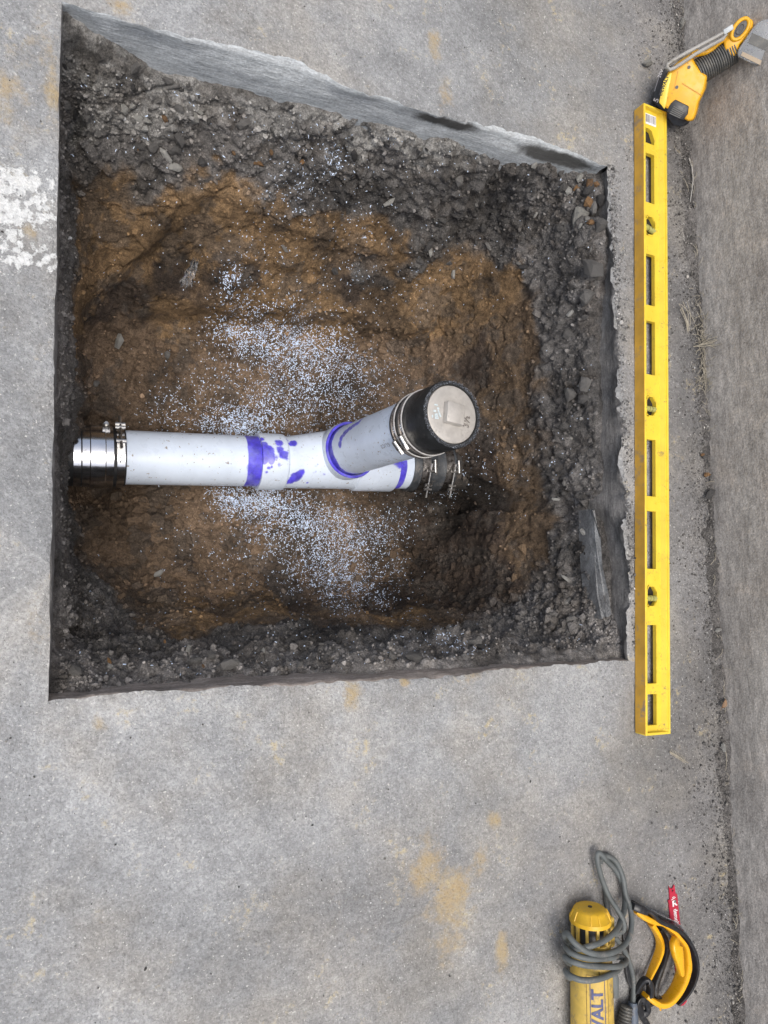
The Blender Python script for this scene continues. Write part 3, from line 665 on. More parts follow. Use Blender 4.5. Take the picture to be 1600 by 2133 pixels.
# crumbs of earth and gravel too small to pick apart
ICO = bmesh.new(); bmesh.ops.create_icosphere(ICO, subdivisions=1, radius=1)
icv = np.array([v.co[:] for v in ICO.verts]); icf = np.array([[v.index for v in f.verts] for f in ICO.faces]); ICO.free()
def scatter_mesh(name, pts, sizes, parent, mat, seed, tonefn=None, flat=.75, kind='stuff'):
    r = np.random.default_rng(seed); n = len(pts); sh = 1 + r.uniform(-.32, .32, (n, len(icv)))[..., None]
    axs = r.uniform(.55, 1.15, (n, 1, 3)) * np.array([1, 1, flat]); a = r.uniform(0, 6.28, n); c, s_ = np.cos(a), np.sin(a)
    v = icv[None] * sh * axs * sizes[:, None, None]
    v = np.stack([v[..., 0] * c[:, None] - v[..., 1] * s_[:, None], v[..., 0] * s_[:, None] + v[..., 1] * c[:, None], v[..., 2]], -1) + pts[:, None]
    f = icf[None] + (np.arange(n) * len(icv))[:, None, None]
    o = np_mesh(name, v.reshape(-1, 3), f.reshape(-1, 3), mat, parent, smooth=False); o['kind'] = kind
    if tonefn is not None: set_attr(o, 'tone', np.repeat(tonefn, len(icv), 0))
    return o
idx = rng.choice(len(Q), 26000, p=(gv ** 2 + .10) / (gv ** 2 + .10).sum())
idx = idx[(ins[idx] > .004)]
sz = np.exp(rng.normal(-6.3, .5, len(idx))).clip(.0009, .0075)
scatter_mesh('gravel', Q[idx] + Nn[idx] * (sz * .35)[:, None], sz, soil, m_crumb, 3, (tone[idx] * rng.lognormal(.05, .30, (len(idx), 1))).clip(.02, .5))
# clods of brown earth on the floor
cl = []
for (u, v, ru, rv, cnt) in ((300, 1070, 120, 45, 260), (250, 1130, 60, 50, 120), (530, 1190, 50, 60, 120), (420, 1200, 150, 50, 200), (300, 730, 120, 50, 120), (850, 720, 110, 30, 120), (900, 1180, 120, 60, 200), (1090, 1270, 90, 40, 220)):
    p = on_soil(u, v); k = px(p)
    for _ in range(cnt):
        x, y = p[0] + random.gauss(0, ru * .55) * k, p[1] + random.gauss(0, rv * .55) * k; q, nr = drop(x, y)
        if q is not None and .02 < x < .97 and -.17 < y < .75: cl.append(q[:])
cl = np.array(cl); ct, _ = tones(cl); sz = np.exp(rng.normal(-5.3, .55, len(cl))).clip(.002, .013)
scatter_mesh('clods', cl + [0, 0, .001], sz, soil, m_crumb, 5, ct * .92)

# white pipe shavings
ch = []
def chips(u, v, rad, cnt):
    rngc = 1.0; p = on_soil(u, v); k = px(p) * rad * .60 * rngc
    for _ in range(cnt):
        x, y = random.gauss(p[0], k), random.gauss(p[1], k)
        if .02 < x < .97 and -.175 < y < .76:
            q, nr = drop(x, y)
            if q is not None: ch.append((q + nr * .0011, nr))
for a in [(460, 675, 32, 150), (500, 692, 40, 330), (550, 705, 42, 380), (610, 700, 38, 240), (660, 720, 42, 230), (720, 735, 50, 230), (590, 735, 50, 300), (640, 780, 75, 420), (710, 790, 70, 330), (620, 840, 75, 420), (560, 850, 55, 260), (490, 885, 38, 420), (440, 890, 40, 160), (530, 885, 40, 300), (380, 850, 60, 110), (330, 860, 50, 50), (460, 790, 70, 130), (740, 850, 70, 200), (800, 770, 60, 90),
          (470, 1040, 30, 330), (510, 1045, 34, 420), (555, 1040, 34, 420), (600, 1060, 44, 330), (640, 1090, 48, 360), (690, 1090, 48, 330), (740, 1110, 52, 360), (790, 1110, 44, 200), (670, 1150, 60, 420), (730, 1185, 55, 420), (690, 1210, 40, 260), (760, 1230, 34, 200), (620, 1190, 44, 160), (560, 1110, 50, 230), (540, 1160, 60, 130), (840, 1090, 44, 120), (820, 1190, 40, 100), (480, 1220, 80, 70), (700, 1255, 26, 90),
          (690, 340, 24, 75), (620, 395, 50, 50), (480, 580, 20, 110), (560, 470, 55, 55), (640, 350, 60, 40), (500, 300, 90, 40), (760, 430, 60, 50), (600, 780, 200, 420), (650, 1120, 190, 420), (700, 830, 120, 260), (750, 540, 70, 60), (860, 560, 90, 60), (1140, 1000, 90, 35), (1120, 850, 80, 45), (1070, 940, 60, 35), (930, 1340, 44, 110), (850, 1370, 60, 40), (700, 1390, 120, 35), (300, 1330, 150, 35), (1240, 1370, 40, 35), (960, 1020, 40, 70), (940, 980, 30, 70), (1110, 480, 120, 60), (600, 600, 200, 90), (300, 250, 120, 70), (400, 1120, 110, 90)]:
    chips(a[0], a[1], a[2], int(a[3] * 1.5))
pts = np.array([c[0][:] for c in ch]); nn = np.array([c[1][:] for c in ch]); n = len(pts)
tn = np.cross(nn, rng.normal(0, 1, (n, 3))); tn /= np.linalg.norm(tn, axis=1)[:, None]; bn = np.cross(nn, tn)
ln = np.exp(rng.normal(-6.75, .5, n)).clip(.0005, .0036)[:, None] * .95; wd = rng.uniform(.0003, .0009, n)[:, None]; cu = rng.uniform(.1, .7, n)[:, None] * ln; sk = rng.normal(0, .35, n)[:, None] * ln
v = np.stack([pts - tn * ln - bn * wd, pts - tn * ln + bn * wd, pts + nn * cu - bn * wd + bn * sk, pts + nn * cu + bn * wd + bn * sk, pts + tn * ln - bn * wd, pts + tn * ln + bn * wd], 1).reshape(-1, 3)
f = (np.array([[0, 1, 3, 2], [2, 3, 5, 4]])[None] + (np.arange(n) * 6)[:, None, None]).reshape(-1, 4)
chp = np_mesh('pvc_shavings', v, f, m_chip, None, smooth=False); tag(chp, 'white plastic pipe shavings sprinkled over the brown earth of the hole', 'shavings', kind='stuff')

# ------------------------------------------------------------------ the wall on the right
mb_y = np.concatenate([[-6, -3], np.linspace(-1.3, 1.7, 300), [3, 6]]); mb_z = np.concatenate([np.linspace(-.06, .5, 70), np.linspace(.56, 1.6, 14)])
YY, ZZ = np.meshgrid(mb_y, mb_z); Pw = np.stack([np.full(YY.size, XW), YY.ravel(), ZZ.ravel()], 1)
Pw[:, 0] += fbm(Pw * [1, .35, 1.5], 7, 3, 31) * .0022 + fbm(Pw * [1, .3, 1], 40, 3, 32) * .0007
ca = atx(1434, 247, XW); cb = atx(1600, 150, XW)     # seam running up the face
L = cb - ca; tt = ((Pw - ca) @ L) / (L @ L); dd = np.linalg.norm(Pw - ca - np.clip(tt, -.1, 3)[:, None] * L, axis=1)
Pw[:, 0] += -.0042 * np.exp(-(dd / .007) ** 2)
t = NT('wall_concrete'); sv = t.mapping((1, .42, 1.2))
c = t.mix(t.ramp(t.noise(8, 6, .65, sv), .3, .7), (.345, .318, .292), (.46, .432, .40))
c = t.mix(t.ramp(t.noise(9, 6, .75), .50, .66, 0, .7), c, (.50, .445, .39))
c = t.mix(t.ramp(t.noise(6, 5, .7), .54, .70, 0, .6), c, (.205, .19, .178))
c = t.mul(c, t.ramp(t.noise(70, 5, .7, sv), .3, .7, .78, 1.22)); c = t.mul(c, t.ramp(t.noise(260, 4, .7), .3, .7, .74, 1.26))
c = t.mix(t.ramp(t.noise(90, 3, .5), .30, .25, 0, .6), c, (.06, .05, .045))
m_wall = t.out(c, .85, 0, t.bump(t.math('ADD', t.noise(60, 6, .7, sv), t.math('MULTIPLY', t.noise(300, 3), .5)), .0028, .9), .25)
nY, nZ = len(mb_y), len(mb_z)
back = [(XW + .16, -6, -.06), (XW + .16, 6, -.06), (XW + .16, 6, 1.6), (XW + .16, -6, 1.6)]
k0 = len(Pw); c00, c10, c11, c01 = 0, nY - 1, nZ * nY - 1, (nZ - 1) * nY
Fw = grid_faces(nY, nZ)[:, ::-1].tolist() + [[k0, k0 + 1, k0 + 2, k0 + 3], [c01, c11, k0 + 2, k0 + 3][::-1], [c00, c01, k0 + 3, k0], [c11, c10, k0 + 1, k0 + 2]]
wall = np_mesh('concrete_wall', np.concatenate([Pw, np.array(back)]), Fw, m_wall)
tag(wall, 'brown grey concrete wall rising along the right edge of the slab', 'wall')

# dirt, grit and needles caught in the joint at its foot
yj = np.linspace(-1.0, 1.35, 520); xj = np.linspace(0, 1, 14); YJ, XJ = np.meshgrid(yj, xj)
pj = np.stack([YJ.ravel() * 0, YJ.ravel(), XJ.ravel()], 1); wdt = .040 + .020 * fbm(np.stack([yj * 0, yj, yj * 0], 1), 6, 4, 77)
X_ = XW + .004 - (1 - XJ) * wdt[None, :]; hh = (.0075 * XJ ** 1.5 * (1 + .8 * fbm(np.stack([X_.ravel(), YJ.ravel(), X_.ravel() * 0], 1), 35, 4, 78).reshape(XJ.shape))) - .0025 * (1 - XJ)
V = np.stack([X_.ravel(), YJ.ravel(), hh.ravel()], 1); V[:, 2] += fbm(V, 120, 2, 79) * .0012 * XJ.ravel()
dj = np_mesh('dirt', V, grid_faces(len(yj), len(xj))[:, ::-1], m_soil)
set_attr(dj, 'tone', np.array([.155, .146, .138])[None] * (1 + .35 * fbm(V, 20, 3, 80))[:, None]); tag(dj, 'dark dirt gathered in the joint at the foot of the wall', 'dirt', kind='stuff')
n = 11000; gx = XW - abs(rng.normal(0, .030, n)) * np.where(rng.random(n) < .35, 2.2, 1) - .002; gy = rng.uniform(-1.0, 1.35, n)
far = rng.random(n) < .16; gx[far] = rng.uniform(1.0, XW, far.sum())
m = (gx > 1.0); gx, gy = gx[m], gy[m]; sz = np.exp(rng.normal(-6.95, .5, len(gx))).clip(.0006, .004)
hz = np.where(XW - gx < .03, .004 * (1 - (XW - gx) / .03), 0)
tn_ = np.where(rng.random(len(gx))[:, None] < .55, np.array([[.125, .118, .112]]), np.array([[.20, .19, .175]])) * rng.lognormal(0, .4, (len(gx), 1))
g = scatter_mesh('grit', np.stack([gx, gy, hz + sz * .45 + .001], 1), sz, None, m_crumb, 9, tn_); tag(g, 'dark loose grit strewn on the slab along the wall', 'grit', kind='stuff')
# grit over the rest of the slab, thin
n = 2600; gx = rng.uniform(-.1, 1.2, n); gy = rng.uniform(-1.0, 1.4, n); inside = (gx > -.015) & (gx < .995) & (gy > -.215) & (gy < .80); gx, gy = gx[~inside], gy[~inside]
sz = np.exp(rng.normal(-7.0, .38, len(gx))).clip(.0005, .0028); tn_ = np.where(rng.random(len(gx))[:, None] < .5, np.array([[.09, .085, .08]]), np.array([[.45, .44, .42]])) * rng.lognormal(0, .3, (len(gx), 1))
g = scatter_mesh('grit', np.stack([gx, gy, sz * .4 + .001], 1), sz, None, m_crumb, 10, tn_.clip(.02, .6)); tag(g, 'fine pale grit scattered over the concrete slab', 'grit', kind='stuff')
# crumbling concrete beside the right-hand lip
n = 1500; gy = rng.uniform(-.2, .76, n); gx = .985 + abs(rng.normal(0, .014, n)); sz = np.exp(rng.normal(-6.5, .45, n)).clip(.0007, .0045)
g = scatter_mesh('rubble', np.stack([gx, gy, sz * .4], 1), sz, pave, m_crumb, 12, np.array([[.2, .195, .19]]) * rng.lognormal(0, .45, (n, 1)))
# dry needles
mb = MB()
def needle(u, v, ang, ln, z0=.006, r=.0007):
    p = Vector(at(u, v, z0)); p.x = min(p.x, XW - .004); dx = Vector((math.cos(ang), math.sin(ang), 0)) * ln
    q = p + dx; q.z += random.uniform(0, .006)
    if q.x > XW - .002: q.z += (q.x - XW) * 1.2; q.x = XW - .002
    mid = (p + q) / 2 + Vector((random.gauss(0, .002), random.gauss(0, .002), .003)); mid.x = min(mid.x, XW - .002)
    mb.tube([p, mid, q], r, 4)
for _ in range(9): needle(1435 + random.gauss(0, 4), 680 + random.gauss(0, 8), 2.0 + random.gauss(0, .25), .05)
for _ in range(9): needle(1447 + random.gauss(0, 3), 722, .1 + random.gauss(0, .2), .05)
for _ in range(210):
    v = random.choice([random.gauss(700, 45), random.gauss(770, 40), random.uniform(0, 2100)]); u0 = 1420 + 125 * v / 2133
    needle(u0 + random.gauss(2, 9), v, random.gauss(1.57, .9) + random.choice([0, 3.14]), random.uniform(.006, .024), .006, .00055)
nd = mb.build('dry_needles', m_straw); tag(nd, 'dry straw coloured pine needles caught in the wall joint', 'pine needles', kind='stuff')
def twig(pts, r, name, label, cat, m=m_straw):
    P_ = [at(*p) for p in pts]; t_ = thing(name, label, cat, P_[0])
    b = MB(); b.tube(P_, [r * (1 - .5 * i / (len(P_) - 1)) for i in range(len(P_))], 6); b.build('stem', m, t_); return t_
twig([(1436, 330, .006), (1442, 350, .008), (1444, 375, .010), (1441, 400, .010), (1438, 420, .007)], .0016, 'twig', 'pale curved twig at the foot of the wall, beside the upper part of the level', 'twig', m_ltgrey)
twig([(1511, 1560, .008), (1514, 1580, .009), (1512, 1605, .006)], .0009, 'twig', 'thin pale curved stalk below the white pebble at the wall', 'twig')
tp = twig([(1395, 1566, .003), (1410, 1574, .004), (1424, 1583, .003), (1434, 1590, .003)], .0012, 'pine_twig', 'small feathery dry twig on the slab, below the end of the level', 'twig')
b = MB()
for k in range(22):
    f_ = k / 21; p = Vector(at(1395 + 30 * f_, 1566 + 19 * f_, .004)); a = -.55 + (1.1 if k % 2 else -1.1) ; b.tube([p, p + Vector((math.cos(a + .6), math.sin(a + .6), .15)) * .007], .0005, 4)
b.build('needle_fringe', m_straw, tp)
def pebble(u, v, s, mi, label, sx=1.0, rot=0, z=.002):
    p = Vector(at(u, v, z)); o = bpy.data.objects.new('pebble', rock(random.randrange(12), mi)); link(o)
    k = s * px(p); p.x = min(p.x, XW - k * .45); o.location = (p.x, p.y, z + k * .22); o.scale = (k * .5 * sx, k * .5, k * .5); o.rotation_euler = (0, 0, rot)
    tag(o, label, 'pebble', 'loose pebbles on the slab and in the wall joint')
pebble(1345, 135, 22, 1, 'pale grey rounded pebble on the slab, left of the cordless tool')
pebble(1503, 1556, 18, 1, 'white pebble at the foot of the wall, above a thin stalk', 1.3, 1.5, .004)
pebble(1494, 1313, 15, 1, 'pale flat pebble in the wall joint, level with the bottom edge of the hole', 1.3, .1, .004)
pebble(1466, 1548, 10, 0, 'small grey pebble on the slab, left of the white pebble at the wall')
pebble(1470, 990, 17, 2, 'brown pebble in the wall joint, above a dark slate chip', 1, 0, .005)
pebble(1462, 948, 11, 2, 'tan pebble in the wall joint, right of the third vial of the level', 1, 0, .005)
pebble(1465, 952, 12, 0, 'grey pebble in the wall joint, touching the tan pebble', 1.4, .4, .004)
pebble(1481, 996, 14, 0, 'grey long pebble leaning on the wall beside the brown pebble', 1.7, 1.3, .006)
pebble(1478, 1030, 26, 3, 'dark slate chip against the wall, below the brown pebble', 1.2, .6, .004)
pebble(1424, 51, 14, 1, 'pale long pebble in the wall joint above the cordless tool', 2.0, 1.4, .004)
lf = thing('leaf', 'small brown dry leaf against the foot of the wall', 'leaf', at(1508, 1468, .008))
p0 = Vector(at(1500, 1474, .006)); b = MB(); ax_ = Vector((.55, .85, 0)).normalized(); sx_ = Vector((.85, -.55, 0)); V_ = []
for k in range(9):
    f_ = k / 8; w_ = .0058 * math.sin(math.pi * f_ ** .8)
    for q in (-1, 0, 1): V_.append(p0 + ax_ * .020 * f_ + sx_ * w_ * q + Vector((0, 0, .002 + (.0035 if q else .0005) + .003 * math.sin(3 * f_))))
b.add(V_, [(k * 3 + q, k * 3 + q + 1, k * 3 + q + 4, k * 3 + q + 3) for k in range(8) for q in (0, 1)]); b.build('blade', m_leaf, lf); b = MB(); b.tube([p0 - ax_ * .005 + Vector((0, 0, .003)), p0 + ax_ * .006 + Vector((0, 0, .004))], .0006, 5); b.build('stalk', m_leaf, lf)
# scrap of clear film on the clay shelf
p = on_soil(395, 572); q, nr = drop(p[0], p[1]); sc_ = thing('plastic_scrap', 'crumpled clear plastic scrap on the clay ledge at the upper left of the hole', 'plastic scrap', q)
b = MB(); V_ = []
for i in range(9):
    for j in range(12):
        x, y = (i - 4) * .0036 * (1.0 - .045 * j) + .003 * math.sin(j * 1.7), (j - 5.5) * .0034 + .004 * math.sin(i * 2.1)
        hq, _ = drop(q.x + x * .9 + y * .4, q.y + y); V_.append((q.x + x * .9 + y * .4, q.y + y, hq.z + .004 + .0075 * (vnoise(np.array([[x, y, 0]]), 120, 3)[0])))
b.add(V_, [(i * 12 + j, (i + 1) * 12 + j, (i + 1) * 12 + j + 1, i * 12 + j + 1) for i in range(8) for j in range(11)]); b.build('film', m_film, sc_, sharp=170)

# ------------------------------------------------------------------ drain pipe with cleanout
ZP = -.445; YP = .2135
def pxx(u): return at(u, 958, ZP)[0]
AX = Vector((1, 0, 0)); HB = Vector(at(733, 937, -.375)); CP = Vector(at(943, 863, 0.0)); RA = (CP - HB).normalized(); RL = (CP - HB).length
x258, x505, x535, x585 = pxx(258), pxx(505), pxx(533), pxx(586)
x740, x812, x850, x930 = pxx(735), pxx(812), pxx(842), pxx(928)
pipe = thing('drain_pipe', 'white plastic drain pipe with purple primer and a capped upright cleanout, in the hole', 'pipe', (x535, YP, ZP - .054))
wl = Vector(WL[pipe.name]); loc = lambda p: tuple(Vector(p) - wl)
R0 = .0535
m_p1 = mat_pvc('pvc_left', lambda t: t.math('MAXIMUM', band_mask(t, loc((0, YP, ZP)), (1, 0, 0), x505, x535 + .01, .006, 30, .0012), spot_mask(t, [(loc((x505 + .01, YP - .02, ZP + .05)), .012)], .01)))
def pos(u, v, r=.0605): # top side of the fitting where a splash is seen
    d = ray(u, v); o = CAMP; a = d[1] ** 2 + d[2] ** 2; b_ = 2 * ((o[1] - YP) * d[1] + (o[2] - ZP) * d[2]); c_ = (o[1] - YP) ** 2 + (o[2] - ZP) ** 2 - r * r
    D = b_ * b_ - 4 * a * c_
    if D < 0: D = 0
    return loc(CAMP + (-b_ - math.sqrt(D)) / (2 * a) * d)
sp = [(pos(545, 915), .006), (pos(550, 925), .008), (pos(545, 950), .009), (pos(562, 948), .011), (pos(569, 955), .005), (pos(560, 975), .004), (pos(556, 983), .003), (pos(566, 972), .0025), (pos(583, 938, .056), .009), (pos(596, 955, .056), .006), (pos(604, 925, .056), .005), (pos(628, 984, .056), .007), (pos(600, 1006, .056), .005), (pos(640, 1006, .056), .003), (pos(557, 940), .015), (pos(552, 958), .009), (pos(565, 962), .007), (pos(580, 925, .056), .010), (pos(590, 948, .056), .011), (pos(574, 952, .056), .006), (pos(611, 923, .056), .009), (pos(615, 995, .056), .012), (pos(622, 990, .056), .010), (pos(606, 1003, .056), .008), (pos(548, 935), .010), (pos(598, 918, .056), .004), (pos(662, 968, .060), .003), (pos(657, 971, .060), .003), (pos(660, 983, .060), .003), (pos(654, 987, .060), .003), (pos(676, 990, .060), .003), (pos(580, 966, .056), .005)]
m_p2 = mat_pvc('pvc_fitting', lambda t: t.math('MAXIMUM', spot_mask(t, sp, .014, 170, .0012), band_mask(t, loc(HB), tuple(RA), -.0015, .004, .0015, 60, .0008)), (.67, .75, .865))
def posr(u, v, r=R0):
    d = Vector(ray(u, v)); o = Vector(CAMP) - HB; dp = d - RA * d.dot(RA); op = o - RA * o.dot(RA)
    a, b_, c_ = dp.dot(dp), 2 * dp.dot(op), op.dot(op) - r * r; D = max(0, b_ * b_ - 4 * a * c_)
    return loc(Vector(CAMP) + d * ((-b_ - math.sqrt(D)) / (2 * a)))
m_p3 = mat_pvc('pvc_riser', lambda t: t.math('MAXIMUM', band_mask(t, loc(HB), tuple(RA), -.02, .014, .034, 22, .0015), spot_mask(t, [(posr(747, 880), .0075), (posr(740, 884), .008), (posr(733, 889), .008), (posr(725, 895), .008), (posr(718, 902), .009), (posr(711, 912), .008), (posr(752, 874), .006), (posr(708, 925), .008)], .010, 150, .0012)))
m_p4 = mat_pvc('pvc_outlet', lambda t: band_mask(t, loc((0, YP, ZP)), (1, 0, 0), x812 - .002, x812 + .018, .006, 30, .0012))
b = MB(); b.lathe([(x258 - .05, R0), (x258, R0), (x535 + .012, R0)], (0, YP, ZP), AX, 72); sp_ = b.build('straight_pipe', m_p1, pipe)
# fitting: run, two hubs, sweeping branch and its hub
b = MB(); b.lathe([(x535, R0 + .0008), (x535, .0595), (x535 + .0015, .0605), (x585 - .003, .0605), (x585, .0598), (x585 + .003, .0560), (x740 - .004, .0560), (x740, .0600), (x740 + .002, .0605), (x812 - .002, .0605), (x812, .0595), (x812, R0 + .0008)], (0, YP, ZP), AX, 72)
p0 = Vector((x585 + .006, YP, ZP)); hb0 = HB - RA * .05; path = []; rad = []
cpt = hb0 - RA * ((hb0.z - ZP) / RA.z) * .8
for k in range(15):
    f_ = k / 14; path.append((1 - f_) ** 2 * p0 + 2 * f_ * (1 - f_) * cpt + f_ * f_ * hb0); rad.append(.0545 + .0015 * f_)
b.tube(path, rad, 48)
b.lathe([(-.052, .0555), (-.044, .0585), (-.040, .0618), (-.003, .0622), (0, .0612), (.0002, .0560), (-.006, .0548)], HB, RA, 72, caps=False)
fit = b.build('tee_fitting', m_p2, pipe)
b = MB(); b.lathe([(-.03, R0), (RL - .045, R0)], HB, RA, 72); b.build('riser_pipe', m_p3, pipe)
b = MB(); b.lathe([(x812 - .01, R0), (x850 + .03, R0)], (0, YP, ZP), AX, 72); b.build('outlet_pipe', m_p4, pipe)
# lettering on the riser, printed upside down
a_ = RA.cross(Vector((0, 0, 1)).cross(RA)).normalized(); vdir = (Vector(CAMP) - (HB + RA * RL * .55)); vdir = (vdir - RA * vdir.dot(RA)).normalized(); sdir_ = RA.cross(vdir)
def rfn(off, hgt):
    def fn(x, y):
        th = (-y + off) / R0; return HB + RA * (hgt - x) + (vdir * math.cos(th) + sdir_ * math.sin(th)) * (R0 + .0004)
    return fn
text_mesh('erica', .017, rfn(.012, RL - .155), 'lettering', m_greyink, pipe)
# left coupling: steel shield over rubber, two clamp bands, T-bolt
b = MB(); xa = pxx(150); b.lathe([(xa - .03, .058), (xa, .0585), (pxx(238), .0585), (pxx(259), .0578), (pxx(259), R0 + .0005)], (0, YP, ZP), AX, 72); cpl = b.build('coupling', m_rubber, pipe)
b = MB(); b.lathe([(pxx(170), .0590), (pxx(170), .0603), (pxx(185), .0603), (pxx(187), .0612), (pxx(216), .0612), (pxx(218), .0603), (pxx(233), .0603), (pxx(233), .0590)], (0, YP, ZP), AX, 96, caps=False); b.build('steel_shield', m_steel, cpl, sharp=8)
def hoop(x0, x1, r, name, m, par): b = MB(); b.lathe([(x0, r - .0015), (x0, r), (x1, r), (x1, r - .0015)], (0, YP, ZP), AX, 96, caps=False); return b.build(name, m, par)
hoop(pxx(240), pxx(256), .0600, 'clamp_band', m_steel, cpl); hoop(pxx(152), pxx(167), .0600, 'clamp_band', m_steel, cpl)
def ang(x, th, r): return Vector((x, YP + math.sin(th) * r, ZP + math.cos(th) * r))
b = MB(); xb = pxx(247); th0 = .55; 
tdir = Vector((0, math.cos(th0), -math.sin(th0))); c0 = ang(xb, th0, .068)
b.tube([c0 - tdir * .032, c0 + tdir * .045], .0028, 10)
for q in (-.016, .018, .026): b.tube([c0 + tdir * q - AX * .009, c0 + tdir * q + AX * .009], .0036, 8)
b.box(ang(xb, .12, .0615), (.014, .022, .002)); b.build('t_bolt', m_bolt, cpl)
for u in (219,):
    b = MB(); c0 = ang(pxx(u), 1.02, .066); b.tube([c0 - Vector((0, .004, .012)), c0 + Vector((0, .002, .004))], .0048, 12); b.tube([c0 + Vector((0, .002, .004)), c0 + Vector((0, .003, .008))], .0036, 6); b.box(ang(pxx(u), .98, .062), (.013, .02, .008), Matrix.Rotation(-1.0, 3, 'X')); b.build('band_screw', m_bolt, cpl)
b = MB(); zz = [(q, ) for q in range(3)]
for q in range(5): b.box(ang(xb + (.0012 if q % 2 else -.0012), -.28 + q * .06, .0604), (.0022, .004, .001))
b.build('band_mark', m_black, cpl)
# right coupling: dusty flexible rubber with two T-bolted bands
c2 = None; b = MB(); b.lathe([(x850, R0), (x850, .0580), (x850 + .004, .0595), (x850 + .02, .0595), (pxx(868), .0610), (pxx(872), .0590), (pxx(900), .0590), (pxx(904), .0610), (x930 - .004, .0605), (x930, .057), (x930, .05)], (0, YP, ZP), AX, 72); c2 = b.build('coupling', m_rubber2, pipe); c2['label'] = 'dusty black rubber coupling half hidden under the cleanout'
for u in (864, 912):
    hoop(pxx(u - 8), pxx(u + 8), .0622, 'clamp_band', m_band, c2)
    b = MB(); xb = pxx(u + 4); th0 = -.45; tdir = Vector((0, math.cos(th0), -math.sin(th0))); c0 = ang(xb, th0, .070)
    b.tube([c0 - tdir * .052, c0 + tdir * .030], .0024, 10)
    for q in (-.022, -.032, .012): b.tube([c0 + tdir * q - AX * .009, c0 + tdir * q + AX * .009], .0034, 8)
    b.build('t_bolt', m_bolt, c2)
    b = MB(); c0 = ang(pxx(u + 15), -.15, .064); b.tube([c0 + Vector((0, -.013, 0)), c0 + Vector((0, .016, 0))], .0048, 10); b.build('band_screw', m_bolt, c2)
b = MB(); b.lathe([(x930 - .02, .052), (x930 + .04, .052), (x930 + .30, .052)], (0, YP, ZP - .004), AX, 56); b.build('buried_pipe', m_castiron, pipe)
b = MB(); b.lathe([(pxx(150) - .12, .052), (pxx(150), .052)], (0, YP, ZP), AX, 56); b.build('buried_pipe', m_castiron, pipe)
# cleanout: rubber sleeve, two worm clamps, brass plug
RC = .0590; b = MB()
b.lathe([(RL - .118, R0), (RL - .118, .0562), (RL - .112, .0568), (RL - .062, .0572), (RL - .056, .0584), (RL - .004, RC), (RL, RC - .002), (RL + .0005, RC - .0075), (RL - .004, RC - .009)], HB, RA, 80, caps=False); cap = b.build('rubber_sleeve', m_rubber, pipe)
b = MB()
for k in range(2600):
    th = rng.uniform(0, 6.283); rr = RC - rng.uniform(.0005, .0068); h = RL + .0005
    a1 = Vector((1, 0, 0)); a1 = (a1 - RA * a1.dot(RA)).normalized(); b1 = RA.cross(a1); p = HB + RA * h + (a1 * math.cos(th) + b1 * math.sin(th)) * rr
    s_ = rng.uniform(.0003, .0007)
    if k % 2 == 0: continue
    V_ = [p + Vector(rng.normal(0, s_, 3)) for _ in range(3)] + [p + RA * s_ * 1.2]; b.add(V_, [(0, 1, 3), (1, 2, 3), (2, 0, 3)])
sh_ = b.build('shavings', M('grey_shaving', (.22, .24, .28), .5), cap, smooth=False); sh_['kind'] = 'stuff'
for h0 in (RL - .108, RL - .083):
    b = MB(); b.lathe([(h0, .0572), (h0, .0592), (h0 + .0006, .0597), (h0 + .0006, .0582), (h0 + .0118, .0582), (h0 + .0118, .0600), (h0 + .0128, .0600), (h0 + .0130, .0575)], HB, RA, 96, caps=False)
    cb_ = b.build('worm_clamp', m_band, cap)
    b = MB(); b.lathe([(h0 + .0113, .0588), (h0 + .0113, .0606), (h0 + .0131, .0606), (h0 + .0131, .0588)], HB, RA, 96, caps=False); b.build('band_edge', m_edge, cap)
    b = MB()
    for k in range(90):
        th = 2 * math.pi * k / 90; rd = vdir * math.cos(th) + sdir_ * math.sin(th); tg = RA.cross(rd); c0 = HB + RA * (h0 + .0055) + rd * .0583
        b.add([c0 - RA * .0022 - tg * .0006, c0 + RA * .0022 - tg * .0006, c0 + RA * .0022 + tg * .0006, c0 - RA * .0022 + tg * .0006], [(0, 1, 2, 3)])
    sl_ = b.build('band_slot', m_steel, cap, smooth=False); sl_['kind'] = 'stuff'
    # screw housing, on the side turned to the camera
    th = .30 if h0 < RL - .09 else .22; rd = vdir * math.cos(th) + sdir_ * math.sin(th); tg = RA.cross(rd)
    Rm = Matrix((tg, RA, rd)).transposed(); c0 = HB + RA * (h0 + .0065) + rd * .0640
    b = MB(); b.box(c0 - rd * .002, (.019, .0125, .008), Rm); b.tube([c0 - tg * .009, c0 + tg * .009], .0062, 14)
    sg = 1 if (tg.y < 0) else -1
    b.tube([c0 + tg * .009 * sg, c0 + tg * .018 * sg], .0046, 6); b.tube([c0 + tg * .0115 * sg, c0 + tg * .0125 * sg], .0058, 12); b.build('worm_screw', m_bolt, cap)
b = MB(); PR = .0505; b.lathe([(RL - .03, PR), (RL - .0035, PR), (RL - .0015, PR - .001), (RL - .0008, PR - .003), (RL - .0010, .03), (RL - .0010, .0005)], HB, RA, 96, caps=False); plug = b.build('plug', m_brass, pipe)
e1 = Vector(at(960, 842, 0.01)) - Vector(at(930, 835, 0.01)); e1 = (e1 - RA * e1.dot(RA)).normalized(); e2 = RA.cross(e1)
nc = HB + RA * RL; b = MB(); hq = .0185
b.prism([nc - RA * .002 + e1 * x * hq + e2 * y * hq for x, y in ((-1, -1), (1, -1), (1, 1), (-1, 1))], [nc + RA * .0110 + e1 * x * hq * .95 + e2 * y * hq * .95 for x, y in ((-1, -1), (1, -1), (1, 1), (-1, 1))])
b.build('square_nut', m_brass, plug, bevel=.0012, seg=2, sharp=25)
